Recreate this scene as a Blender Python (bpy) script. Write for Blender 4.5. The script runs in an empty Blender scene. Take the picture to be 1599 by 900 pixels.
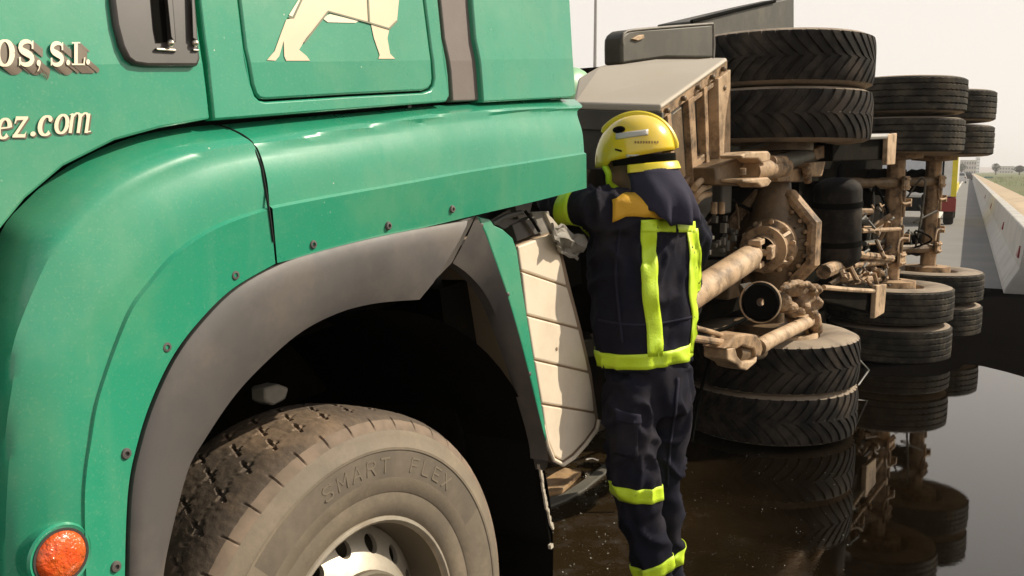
import bpy, bmesh, math, random
from mathutils import Vector, Matrix, noise
from mathutils.bvhtree import BVHTree
random.seed(7)
S = bpy.context.scene
COL = S.collection
V = Vector
rad = math.radians

# ------------------------------------------------------------------ camera
FOC, CX, CY, CAMH, PITCH = 1385.0, 799.5, 450.0, 1.60, rad(7.49)
cam_d = bpy.data.cameras.new('camera')
cam_d.sensor_width = 36.0
cam_d.lens = FOC / 1599.0 * 36.0
cam_d.clip_end = 20000
cam_d.clip_start = 0.05
cam = bpy.data.objects.new('camera', cam_d)
COL.objects.link(cam)
cam.location = (0, 0, CAMH)
cam.rotation_euler = (math.pi / 2 - PITCH, 0, 0)
S.camera = cam

# ------------------------------------------------------------------ sky, sun, exposure
SUN_AZ, SUN_EL = rad(77), rad(39)          # azimuth clockwise from +Y
w = bpy.data.worlds.new('World')
S.world = w
w.use_nodes = True
nt = w.node_tree
sky = nt.nodes.new('ShaderNodeTexSky')
sky.sky_type = 'NISHITA'
sky.sun_disc = False
sky.sun_elevation = SUN_EL
sky.sun_rotation = SUN_AZ
sky.dust_density = 2.0
sky.air_density = 1.0
sky.ozone_density = 1.0
bg = nt.nodes['Background']
bg.inputs[1].default_value = 0.10
# milky summer haze over the clear sky: thick near the horizon, thinner overhead
tcw = nt.nodes.new('ShaderNodeTexCoord'); sxw = nt.nodes.new('ShaderNodeSeparateXYZ'); nt.links.new(tcw.outputs['Generated'], sxw.inputs[0])
hz_ = nt.nodes.new('ShaderNodeMapRange'); hz_.interpolation_type = 'SMOOTHSTEP'
hz_.inputs[1].default_value = 0.42; hz_.inputs[2].default_value = 0.72; hz_.inputs[3].default_value = 0.97; hz_.inputs[4].default_value = 0.08
nt.links.new(sxw.outputs[2], hz_.inputs[0])
mxw = nt.nodes.new('ShaderNodeMix'); mxw.data_type = 'RGBA'
mxw.inputs[7].default_value = (9.2, 8.5, 7.7, 1)
nt.links.new(hz_.outputs[0], mxw.inputs[0]); nt.links.new(sky.outputs[0], mxw.inputs[6])
nt.links.new(mxw.outputs[2], bg.inputs[0])
sd = V((math.sin(SUN_AZ) * math.cos(SUN_EL), math.cos(SUN_AZ) * math.cos(SUN_EL), math.sin(SUN_EL)))
sl = bpy.data.lights.new('sun', 'SUN')
sl.energy = 5.0
sl.angle = rad(0.5)
sl.color = (1.0, 0.90, 0.74)
so = bpy.data.objects.new('sun', sl)
COL.objects.link(so)
so.rotation_euler = (-sd).to_track_quat('-Z', 'Y').to_euler()
so.location = sd * 30
S.view_settings.view_transform = 'Standard'
S.view_settings.look = 'None'
S.view_settings.exposure = 0.12
S.view_settings.gamma = 1.0

# ------------------------------------------------------------------ projection helpers
C0 = V((0, 0, CAMH))
FW = V((0, math.cos(PITCH), -math.sin(PITCH)))
UP = V((0, math.sin(PITCH), math.cos(PITCH)))
RT = V((1, 0, 0))
def ray(px, py): return RT * ((px - CX) / FOC) + UP * ((CY - py) / FOC) + FW
def at(px, py, dep): return C0 + ray(px, py) * dep
def on_plane(px, py, pt, nrm):
    r = ray(px, py)
    return C0 + r * ((pt - C0).dot(nrm) / r.dot(nrm))
def ground(px, py, z=0.0): return on_plane(px, py, V((0, 0, z)), V((0, 0, 1)))

# truck frame
TD = V((0.55328292, 0.82664124, 0.10267559)).normalized()
TN = V((0.82572835, -0.56051891, 0.06317619)).normalized()
TW = TN.cross(TD) * -1
if TW.z < 0: TW = -TW
KS = 1.34
def TX(u, w_, h): return C0 + TD * u + TW * w_ + TN * (h - KS)
def TP(px, py, h=0.0):
    r = ray(px, py)
    return C0 + r * ((h - KS) / r.dot(TN))
def TUV(px, py, h=0.0):
    p = TP(px, py, h) - C0
    return p.dot(TD), p.dot(TW)

# overturned vehicle frame
OA = V((0.5962, 0.8028, 0)).normalized()
OP = V((OA.y, -OA.x, 0))
O0 = V((1.595, 5.42, 0))
OZ = V((0, 0, 1))
def OX(a, p, z): return O0 + OA * a + OP * p + OZ * z
def OPX(px, py, p): return on_plane(px, py, O0 + OP * p, OP)
def ocoord(X):
    d = X - O0
    return d.dot(OA), d.dot(OP), X.z

# ------------------------------------------------------------------ materials
MATS = {}
def mat(name, col, rough=0.5, metal=0.0, col2=None, nscale=6.0, namt=0.5, dust=None, dscale=3.0, damt=0.0,
        bump=0.0, bscale=60.0, coat=0.0, speck=None, spscale=90.0, spthr=0.06, spec=0.5, ior=None, stretch=None, rvar=0.1, emit=None, streak=None):
    if name in MATS: return MATS[name]
    m = bpy.data.materials.new(name)
    m.use_nodes = True
    t = m.node_tree; N = t.nodes; L = t.links
    b = N['Principled BSDF']
    tc = N.new('ShaderNodeTexCoord')
    src = tc.outputs['Object']
    if stretch:
        mp = N.new('ShaderNodeMapping'); mp.inputs['Scale'].default_value = stretch
        L.new(src, mp.inputs[0]); src = mp.outputs[0]
    def nz(scale, det=5, ro=0.6):
        n = N.new('ShaderNodeTexNoise'); n.inputs['Scale'].default_value = scale
        n.inputs['Detail'].default_value = det; n.inputs['Roughness'].default_value = ro
        L.new(src, n.inputs['Vector']); return n.outputs['Fac']
    def ramp(fac, a, c):
        r = N.new('ShaderNodeMapRange'); r.inputs[1].default_value = a; r.inputs[2].default_value = c
        r.interpolation_type = 'SMOOTHSTEP'
        L.new(fac, r.inputs[0]); return r.outputs[0]
    def mix(fac, a, c):
        x = N.new('ShaderNodeMix'); x.data_type = 'RGBA'
        if hasattr(fac, 'links'): L.new(fac, x.inputs[0])
        else: x.inputs[0].default_value = fac
        for i, q in ((6, a), (7, c)):
            if hasattr(q, 'links'): L.new(q, x.inputs[i])
            else: x.inputs[i].default_value = (*q, 1)
        return x.outputs[2]
    def mul(f, k):
        x = N.new('ShaderNodeMath'); x.operation = 'MULTIPLY'; x.inputs[1].default_value = k
        L.new(f, x.inputs[0]); return x.outputs[0]
    c2 = col2 or tuple(c * 0.75 for c in col)
    n1 = nz(nscale)
    c = mix(mul(ramp(n1, 0.35, 0.7), namt), col, c2)
    if dust:
        c = mix(mul(ramp(nz(dscale, 8, 0.7), 0.42, 0.68), damt), c, dust)
    if speck:
        vo = N.new('ShaderNodeTexVoronoi'); vo.inputs['Scale'].default_value = spscale
        L.new(src, vo.inputs['Vector'])
        mk = N.new('ShaderNodeMath'); mk.operation = 'LESS_THAN'; mk.inputs[1].default_value = spthr
        L.new(vo.outputs['Distance'], mk.inputs[0])
        k2 = N.new('ShaderNodeMath'); k2.operation = 'MULTIPLY'
        L.new(mk.outputs[0], k2.inputs[0]); L.new(ramp(nz(4.0), 0.5, 0.62), k2.inputs[1])
        c = mix(mul(k2.outputs[0], 0.8), c, speck)
    if streak:
        ms_ = N.new('ShaderNodeMapping'); ms_.inputs['Scale'].default_value = (16, 16, 1.6)
        L.new(tc.outputs['Object'], ms_.inputs[0])
        ns = N.new('ShaderNodeTexNoise'); ns.inputs['Scale'].default_value = 1.0; ns.inputs['Detail'].default_value = 6; L.new(ms_.outputs[0], ns.inputs['Vector'])
        c = mix(mul(ramp(ns.outputs['Fac'], 0.5, 0.75), 0.14), c, streak)
        ng = N.new('ShaderNodeTexNoise'); ng.inputs['Scale'].default_value = 240; ng.inputs['Detail'].default_value = 2; L.new(tc.outputs['Object'], ng.inputs['Vector'])
        c = mix(mul(ramp(ng.outputs['Fac'], 0.56, 0.72), 0.22), c, streak)
    L.new(c, b.inputs['Base Color'])
    rr = N.new('ShaderNodeMapRange'); rr.inputs[3].default_value = max(0.0, rough - rvar); rr.inputs[4].default_value = min(1, rough + rvar)
    L.new(nz(nscale * 2.3), rr.inputs[0]); L.new(rr.outputs[0], b.inputs['Roughness'])
    b.inputs['Metallic'].default_value = metal
    b.inputs['Specular IOR Level'].default_value = spec
    if ior: b.inputs['IOR'].default_value = ior
    if coat:
        b.inputs['Coat Weight'].default_value = coat
        b.inputs['Coat Roughness'].default_value = 0.12
    if emit:
        b.inputs['Emission Color'].default_value = (*emit, 1)
        b.inputs['Emission Strength'].default_value = 1.0
    if bump:
        bu = N.new('ShaderNodeBump'); bu.inputs['Strength'].default_value = bump; bu.inputs['Distance'].default_value = 0.01
        L.new(nz(bscale, 4), bu.inputs['Height']); L.new(bu.outputs[0], b.inputs['Normal'])
    MATS[name] = m
    return m

M_green = mat('green_paint', (0.027, 0.308, 0.174), 0.28, col2=(0.022, 0.262, 0.145), nscale=2.2, namt=0.7,
              dust=(0.15, 0.36, 0.20), dscale=3.4, damt=0.36, bump=0.03, bscale=7, coat=0.6, speck=(0.6, 0.65, 0.5), spscale=26, spthr=0.045, streak=(0.22, 0.40, 0.25))
M_gap = mat('panel_gap_dark', (0.008, 0.014, 0.010), 0.9, namt=0.2)
M_plastic = mat('grey_black_plastic', (0.090, 0.081, 0.076), 0.55, col2=(0.062, 0.056, 0.053), nscale=5, dust=(0.2, 0.165, 0.13), dscale=3, damt=0.4, bump=0.03, bscale=350)
M_rubstrip = mat('rubber_gaiter', (0.165, 0.135, 0.122), 0.7, col2=(0.14, 0.115, 0.105), nscale=4, dust=(0.2, 0.17, 0.14), damt=0.3, bump=0.05, bscale=120)
M_black = mat('black_matt', (0.006, 0.006, 0.005), 0.9, spec=0.03, dust=(0.014, 0.011, 0.007), dscale=4, damt=0.3)
M_dark = mat('dark_underbody', (0.008, 0.007, 0.005), 0.85, spec=0.03, dust=(0.03, 0.021, 0.012), dscale=5, damt=0.3, bump=0.3, bscale=30)
M_cream = mat('cream_panel', (0.80, 0.68, 0.52), 0.5, col2=(0.72, 0.60, 0.45), nscale=3, dust=(0.5, 0.4, 0.28), dscale=6, damt=0.25, bump=0.04, bscale=60)
M_creamdark = mat('cream_groove', (0.32, 0.23, 0.15), 0.7)
M_print = mat('cream_print', (0.72, 0.60, 0.40), 0.45, col2=(0.68, 0.50, 0.34), nscale=5, namt=0.6)
M_printline = mat('olive_print_line', (0.16, 0.17, 0.09), 0.5)
M_printshade = mat('maroon_print_shadow', (0.16, 0.12, 0.08), 0.5)
M_lettering = mat('pale_lettering', (0.85, 0.76, 0.56), 0.45)
M_chrome = mat('worn_bright_metal', (0.75, 0.68, 0.56), 0.32, 0.9, col2=(0.5, 0.44, 0.36), nscale=9)
M_rim = mat('silver_wheel_paint', (0.52, 0.465, 0.37), 0.4, 0.5, col2=(0.42, 0.36, 0.28), nscale=7, dust=(0.25, 0.19, 0.12), dscale=5, damt=0.6)
M_midgrey = mat('mid_grey_plastic', (0.27, 0.245, 0.205), 0.6, col2=(0.17, 0.155, 0.13), nscale=12, namt=0.8)
M_rimdark = mat('dusty_wheel_barrel', (0.13, 0.108, 0.072), 0.6, 0.2, col2=(0.085, 0.072, 0.05), nscale=6, dust=(0.3, 0.24, 0.16), damt=0.4)
M_tyre = mat('dusty_tyre', (0.075, 0.062, 0.048), 0.8, col2=(0.05, 0.042, 0.034), nscale=6, dust=(0.26, 0.205, 0.145), dscale=2.2, damt=0.85, bump=0.15, bscale=90)
M_tyreside = mat('dusty_tyre_side', (0.185, 0.15, 0.105), 0.75, col2=(0.12, 0.098, 0.072), nscale=4, namt=0.8, dust=(0.26, 0.205, 0.14), dscale=5, damt=0.8, bump=0.08, bscale=70)
M_tyremud = mat('muddy_tread', (0.085, 0.062, 0.042), 0.8, col2=(0.05, 0.04, 0.03), nscale=7, dust=(0.25, 0.17, 0.105), dscale=3.5, damt=0.9, bump=0.25, bscale=50)
M_rubber = mat('worn_black_rubber', (0.017, 0.0152, 0.0135), 0.78, spec=0.12, col2=(0.010, 0.009, 0.008), nscale=7, dust=(0.11, 0.085, 0.062), dscale=5, damt=0.5, bump=0.12, bscale=80)
M_rubribs = mat('worn_ribbed_rubber', (0.022, 0.020, 0.0165), 0.75, spec=0.12, col2=(0.032, 0.03, 0.024), nscale=6, dust=(0.16, 0.13, 0.09), dscale=5, damt=0.5, bump=0.1, bscale=80)
M_dustrub = mat('dust_covered_rubber', (0.34, 0.27, 0.195), 0.85, col2=(0.22, 0.17, 0.12), nscale=5, dust=(0.1, 0.08, 0.06), dscale=6, damt=0.5, bump=0.1)
M_tan = mat('dust_caked_steel', (0.46, 0.30, 0.165), 0.72, 0.0, col2=(0.28, 0.175, 0.09), nscale=8, namt=0.85, dust=(0.045, 0.029, 0.015), dscale=10, damt=0.95, bump=0.3, bscale=45)  # dark mottling: grease patches plus underbody shadow put into the colour
M_tanpale = mat('pale_dusty_steel', (0.58, 0.41, 0.25), 0.65, col2=(0.44, 0.29, 0.165), nscale=6, namt=0.7, dust=(0.10, 0.064, 0.032), dscale=9, damt=0.75, bump=0.15)  # dark patches here too mix grime with painted shadow
M_oily = mat('oily_brown_casting', (0.13, 0.082, 0.038), 0.5, col2=(0.06, 0.038, 0.02), nscale=9, dust=(0.30, 0.20, 0.11), dscale=8, damt=0.5, bump=0.35, bscale=40)
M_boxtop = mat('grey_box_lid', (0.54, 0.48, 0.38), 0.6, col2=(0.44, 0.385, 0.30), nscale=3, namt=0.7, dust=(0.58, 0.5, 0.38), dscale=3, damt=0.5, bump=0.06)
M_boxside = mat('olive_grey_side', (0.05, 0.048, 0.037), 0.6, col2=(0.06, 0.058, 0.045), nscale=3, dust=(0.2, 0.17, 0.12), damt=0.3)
M_fendgrey = mat('grey_mudguard', (0.105, 0.097, 0.078), 0.6, col2=(0.075, 0.07, 0.056), nscale=4, dust=(0.25, 0.22, 0.17), damt=0.35)
M_navy = mat('navy_turnout_cloth', (0.0125, 0.0125, 0.021), 0.9, col2=(0.008, 0.008, 0.014), nscale=20, dust=(0.06, 0.05, 0.052), dscale=5, damt=0.4, bump=0.3, bscale=300, spec=0.12)
M_flap = mat('faded_navy_neck_cloth', (0.036, 0.033, 0.056), 0.88, col2=(0.024, 0.022, 0.038), nscale=12, bump=0.25, bscale=300, spec=0.2)
M_hivis = mat('hi_vis_band', (0.62, 0.84, 0.03), 0.45, col2=(0.5, 0.72, 0.02), nscale=9, namt=0.6, bump=0.2, bscale=160)
M_orange = mat('amber_yoke_cloth', (0.70, 0.38, 0.02), 0.7, col2=(0.6, 0.3, 0.02), nscale=14, bump=0.2, bscale=200)
M_helmet = mat('yellow_helmet_shell', (0.90, 0.64, 0.02), 0.24, col2=(0.84, 0.55, 0.014), nscale=6, dust=(0.70, 0.60, 0.25), dscale=6, damt=0.4, coat=0.4)
M_helmetlime = mat('lemon_helmet_trim', (0.86, 0.68, 0.035), 0.4)
M_helmetgrey = mat('silver_helmet_band', (0.6, 0.56, 0.5), 0.35)
M_skin = mat('skin', (0.30, 0.17, 0.11), 0.6)
M_boot = mat('black_boot', (0.02, 0.018, 0.016), 0.6)
M_lens = mat('amber_orange_lens', (0.72, 0.085, 0.012), 0.15, col2=(0.62, 0.16, 0.02), nscale=40, bump=1.0, bscale=45, coat=0.6)
M_asphalt = mat('grey_asphalt', (0.20, 0.19, 0.165), 0.85, col2=(0.14, 0.134, 0.12), nscale=0.6, bump=0.2, bscale=60)
M_line = mat('road_line_white', (0.72, 0.68, 0.58), 0.7)
M_concrete = mat('pale_concrete', (0.50, 0.48, 0.43), 0.8, col2=(0.36, 0.345, 0.305), nscale=1.2, dust=(0.27, 0.24, 0.19), dscale=2, damt=0.4, bump=0.15, bscale=40)
M_red = mat('red_paint', (0.24, 0.015, 0.01), 0.4)
M_tyreband = mat('rubbed_tyre_band', (0.115, 0.095, 0.068), 0.75, col2=(0.13, 0.105, 0.078), nscale=9, namt=0.8, dust=(0.2, 0.16, 0.115), dscale=7, damt=0.6)
M_sand = mat('sandy_verge', (0.52, 0.40, 0.26), 0.95, col2=(0.42, 0.32, 0.2), nscale=0.8, bump=0.3, bscale=4)
M_grass = mat('dry_grass', (0.10, 0.13, 0.03), 0.95, col2=(0.15, 0.13, 0.05), nscale=0.25, namt=0.9, dust=(0.07, 0.08, 0.02), dscale=0.7, damt=0.6, bump=0.5, bscale=3)
M_hill = mat('far_dry_land', (0.30, 0.22, 0.17), 0.95, col2=(0.22, 0.18, 0.13), nscale=0.02, namt=0.9)
M_white = mat('white_vehicle_paint', (0.74, 0.73, 0.70), 0.35, coat=0.3)
M_yellowstripe = mat('yellow_reflective', (0.75, 0.62, 0.02), 0.4)
M_glass = mat('pale_window_glass', (0.55, 0.58, 0.62), 0.08)
M_blue = mat('blue_sign_face', (0.015, 0.03, 0.28), 0.45)
M_teal = mat('teal_sign_face', (0.10, 0.22, 0.24), 0.5)
M_galv = mat('galvanised_steel', (0.40, 0.39, 0.37), 0.5, 0.4)
M_wall = mat('far_pale_wall', (0.58, 0.53, 0.47), 0.9)
M_window = mat('far_dark_window', (0.12, 0.13, 0.14), 0.3)
M_leaf = mat('far_foliage', (0.045, 0.055, 0.02), 0.9)
M_bark = mat('bark', (0.10, 0.07, 0.045), 0.9)
M_rust = mat('rusty_board', (0.38, 0.23, 0.10), 0.75, col2=(0.17, 0.10, 0.05), nscale=14, namt=0.9, dust=(0.55, 0.4, 0.25), dscale=9, damt=0.4, bump=0.4)
M_crumb = mat('broken_glass_crumb', (0.45, 0.44, 0.38), 0.25)
M_handle = mat('dark_handle_plastic', (0.055, 0.05, 0.045), 0.4, col2=(0.04, 0.036, 0.033), nscale=5, dust=(0.1, 0.085, 0.07), damt=0.3)
M_gold = mat('greasy_hub_nut', (0.45, 0.28, 0.16), 0.45, 0.4)

# ------------------------------------------------------------------ mesh builder
def spline(pts, n, closed=False):
    """Catmull-Rom resample to n points, evenly by length"""
    P = [V(p) for p in pts]
    out = []
    m = len(P)
    rng = m if closed else m - 1
    for i in range(rng):
        if closed: p0, p1, p2, p3 = P[i - 1], P[i], P[(i + 1) % m], P[(i + 2) % m]
        else: p0, p1, p2, p3 = P[max(i - 1, 0)], P[i], P[i + 1], P[min(i + 2, m - 1)]
        for k in range(12):
            t = k / 12
            out.append(0.5 * ((2 * p1) + (p2 - p0) * t + (2 * p0 - 5 * p1 + 4 * p2 - p3) * t * t + (3 * p1 - p0 - 3 * p2 + p3) * t ** 3))
    out.append(P[0].copy() if closed else P[-1].copy())
    return resample(out, n, closed)
def resample(pts, n, closed=False):
    L = [0.0]
    for a, b in zip(pts, pts[1:]): L.append(L[-1] + (b - a).length)
    res = []; j = 0
    cnt = n if not closed else n + 1
    for i in range(cnt):
        s = L[-1] * i / (cnt - 1)
        while j < len(pts) - 2 and L[j + 1] < s: j += 1
        d = L[j + 1] - L[j]
        t = 0 if d < 1e-12 else (s - L[j]) / d
        res.append(pts[j].lerp(pts[j + 1], min(max(t, 0), 1)))
    return res[:-1] if closed else res

class MB:
    def __init__(self): self.bm = bmesh.new()
    def vs(self, pts): return [self.bm.verts.new(p) for p in pts]
    def face(self, vv, mi=0):
        try:
            f = self.bm.faces.new(vv); f.material_index = mi; return f
        except ValueError: return None
    def grid(self, rows, cu=False, cv=False, mi=0):
        R = [self.vs(r) for r in rows]
        n = len(R); m = len(R[0])
        for i in range(n if cv else n - 1):
            for j in range(m if cu else m - 1):
                a, b = R[i], R[(i + 1) % n]
                self.face((a[j], a[(j + 1) % m], b[(j + 1) % m], b[j]), mi)
        return R
    def obox(self, c, x, y, z, mi=0):
        """box: centre + half-extent vectors"""
        c = V(c); v = []
        for sx in (-1, 1):
            for sy in (-1, 1):
                for sz in (-1, 1): v.append(self.bm.verts.new(c + x * sx + y * sy + z * sz))
        for f in ((0, 1, 3, 2), (4, 6, 7, 5), (0, 4, 5, 1), (2, 3, 7, 6), (0, 2, 6, 4), (1, 5, 7, 3)):
            self.face([v[i] for i in f], mi)
    def hexa(self, lo, hi, mi=0):
        """8 corners: lo 4 and hi 4"""
        v = self.vs(lo) + self.vs(hi)
        for f in ((0, 1, 2, 3), (7, 6, 5, 4), (0, 4, 5, 1), (1, 5, 6, 2), (2, 6, 7, 3), (3, 7, 4, 0)): self.face([v[i] for i in f], mi)
    def prism(self, pts, vec, mi=0, n_in=None):
        a = self.vs(pts)
        if callable(vec): b = self.vs([vec(p) for p in pts])
        else: b = self.vs([V(p) + vec for p in pts])
        self.face(a, mi); self.face(b[::-1], mi)
        k = len(a)
        for i in range(k): self.face((a[i], a[(i + 1) % k], b[(i + 1) % k], b[i]), mi)
        return a, b
    def tube(self, pts, r, seg=10, cap=True, mi=0, closed=False):
        pts = [V(p) for p in pts]
        n = len(pts)
        if not hasattr(r, '__len__'): r = [r] * n
        rows = []
        prev = None
        for i in range(n):
            if closed: t = pts[(i + 1) % n] - pts[i - 1]
            else: t = pts[min(i + 1, n - 1)] - pts[max(i - 1, 0)]
            t.normalize()
            if prev is None:
                a = V((0, 0, 1)) if abs(t.z) < 0.9 else V((1, 0, 0))
                x = t.cross(a).normalized()
            else:
                x = (prev - t * prev.dot(t)).normalized()
            prev = x; y = t.cross(x)
            rows.append([pts[i] + (x * math.cos(2 * math.pi * k / seg) + y * math.sin(2 * math.pi * k / seg)) * r[i] for k in range(seg)])
        R = self.grid(rows, cu=True, cv=closed, mi=mi)
        if cap and not closed:
            self.face(R[0][::-1], mi); self.face(R[-1], mi)
    def lathe(self, o, ax, prof, seg=32, mi=0, cap0=False, cap1=False, ref=None, a0=0, a1=2 * math.pi):
        o = V(o); ax = V(ax).normalized()
        a = ref or (V((0, 0, 1)) if abs(ax.z) < 0.9 else V((1, 0, 0)))
        x = (a - ax * a.dot(ax)).normalized(); y = ax.cross(x)
        full = abs(a1 - a0 - 2 * math.pi) < 1e-6
        cnt = seg if full else seg + 1
        rows = []
        for (r, t) in prof:
            rows.append([o + ax * t + (x * math.cos(a0 + (a1 - a0) * k / seg) + y * math.sin(a0 + (a1 - a0) * k / seg)) * r for k in range(cnt)])
        R = self.grid(rows, cu=full, mi=mi)
        if cap0: self.face(R[0][::-1], mi)
        if cap1: self.face(R[-1], mi)
        return R
    def ball(self, c, rx, ry=None, rz=None, X=V((1, 0, 0)), Y=V((0, 1, 0)), Z=V((0, 0, 1)), n=10, m=16, mi=0):
        ry = ry or rx; rz = rz or rx
        rows = []
        for i in range(n + 1):
            th = math.pi * i / n
            th = min(max(th, 0.02), math.pi - 0.02)
            rows.append([V(c) + X * (rx * math.sin(th) * math.cos(2 * math.pi * k / m)) + Y * (ry * math.sin(th) * math.sin(2 * math.pi * k / m)) + Z * (rz * math.cos(th)) for k in range(m)])
        R = self.grid(rows, cu=True, mi=mi)
        self.face(R[0][::-1], mi); self.face(R[-1], mi)
    def build(self, name, mats, parent=None, smooth=True, bevel=0.0, angle=35, recalc=True, M=None, kind=None, bseg=2):
        if recalc: bmesh.ops.recalc_face_normals(self.bm, faces=self.bm.faces)
        me = bpy.data.meshes.new(name)
        self.bm.to_mesh(me); self.bm.free()
        return link_mesh(name, me, mats, parent, smooth, bevel, angle, M, kind, bseg)

def link_mesh(name, me, mats, parent=None, smooth=True, bevel=0.0, angle=35, M=None, kind=None, bseg=2):
    if mats is not None:
        if not isinstance(mats, (list, tuple)): mats = [mats]
        pre = [p.material_index for p in me.polygons]; me.materials.clear()
        for q in mats: me.materials.append(q)
        if len(mats) > 1: me.polygons.foreach_set('material_index', pre)
    if smooth:
        for p in me.polygons: p.use_smooth = True
        me.set_sharp_from_angle(angle=rad(angle))
    o = bpy.data.objects.new(name, me)
    COL.objects.link(o)
    attach(o, parent)
    if M is not None: o.matrix_basis = M
    if bevel:
        b = o.modifiers.new('bevel', 'BEVEL'); b.width = bevel; b.segments = bseg; b.limit_method = 'ANGLE'; b.angle_limit = rad(40)
        b.harden_normals = False
    if kind: o['kind'] = kind
    return o
def attach(o, parent):
    if parent is None: return
    o.parent = parent
    if parent.type == 'EMPTY' and parent.parent is None:
        o.matrix_parent_inverse = Matrix.Translation(-parent.location)
def thing(name, label, cat, loc, group=None):
    o = bpy.data.objects.new(name, None)
    COL.objects.link(o)
    o.location = loc; o.empty_display_size = 0.2
    o['label'] = label; o['category'] = cat
    if group: o['group'] = group
    return o
def tag(o, label, cat, group=None):
    o['label'] = label; o['category'] = cat
    if group: o['group'] = group
    return o

# ================================================================== SETTING
RB = rad(27.1)
RD = V((math.sin(RB), math.cos(RB), 0)); RR = V((math.cos(RB), -math.sin(RB), 0))
def RX(l, d, z=0.0): return RR * l + RD * d + OZ * z

mb = MB()
mb.face(mb.vs([V((-6000, -6000, -0.02)), V((6000, -6000, -0.02)), V((6000, 6000, -0.02)), V((-6000, 6000, -0.02))]))
g = mb.build('ground', M_hill, smooth=False); g['kind'] = 'structure'
mb = MB()
mb.face(mb.vs([RX(-26, -60, 0.0), RX(1.6, -60, 0.0), RX(1.6, 1600, 0.0), RX(-26, 1600, 0.0)]))
road = mb.build('road', M_asphalt, smooth=False); road['kind'] = 'structure'
# lane markings
mb = MB()
mb.face(mb.vs([RX(-1.02, 20, 0.004), RX(-0.82, 20, 0.004), RX(-0.82, 900, 0.004), RX(-1.02, 900, 0.004)]))
for i in range(60):
    d0 = 16 + i * 12
    mb.face(mb.vs([RX(-4.3, d0, 0.004), RX(-4.1, d0, 0.004), RX(-4.1, d0 + 5, 0.004), RX(-4.3, d0 + 5, 0.004)]))
ln = mb.build('road_marking', M_line, smooth=False); ln['kind'] = 'structure'
# verge (sand strip then grass), gently rising
def strip(name, l0, l1, z0, z1, m, nl=10, d0=8, d1=900, nd=120, amp=0.15):
    mb = MB(); rows = []
    for i in range(nd + 1):
        d = d0 + (d1 - d0) * (i / nd) ** 2.2
        row = []
        for j in range(nl + 1):
            f = j / nl; l = l0 + (l1 - l0) * f
            z = z0 + (z1 - z0) * f + amp * noise.noise(V((l * 0.5, d * 0.23, 3.0))) * min(1, f * 4) * min(1, (1 - f) * 4 + (0.3 if l1 > 20 else 0))
            row.append(RX(l, d, z))
        rows.append(row)
    mb.grid(rows)
    o = mb.build(name, m); o['kind'] = 'structure'
    return o
strip('sand_verge', 1.14, 2.1, 0.42, 0.55, M_sand)
strip('grass_verge', 2.1, 90, 0.55, 1.35, M_grass, nl=24, amp=0.5)
# far low hills
mb = MB(); rows = [[], [], []]
for i in range(81):
    b = rad(-30 + 100 * i / 80)
    h = 9 + 7 * noise.noise(V((i * 0.23, 1, 0))) + (10 if i > 48 else 0) * min(1, (i - 48) / 6)
    for k, (dd, hh) in enumerate(((1500, -1), (1900, h), (2600, -1))):
        rows[k].append(V((math.sin(b) * dd, math.cos(b) * dd, hh)))
mb.grid(rows)
hl = mb.build('hills', M_hill); hl['kind'] = 'structure'

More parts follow.
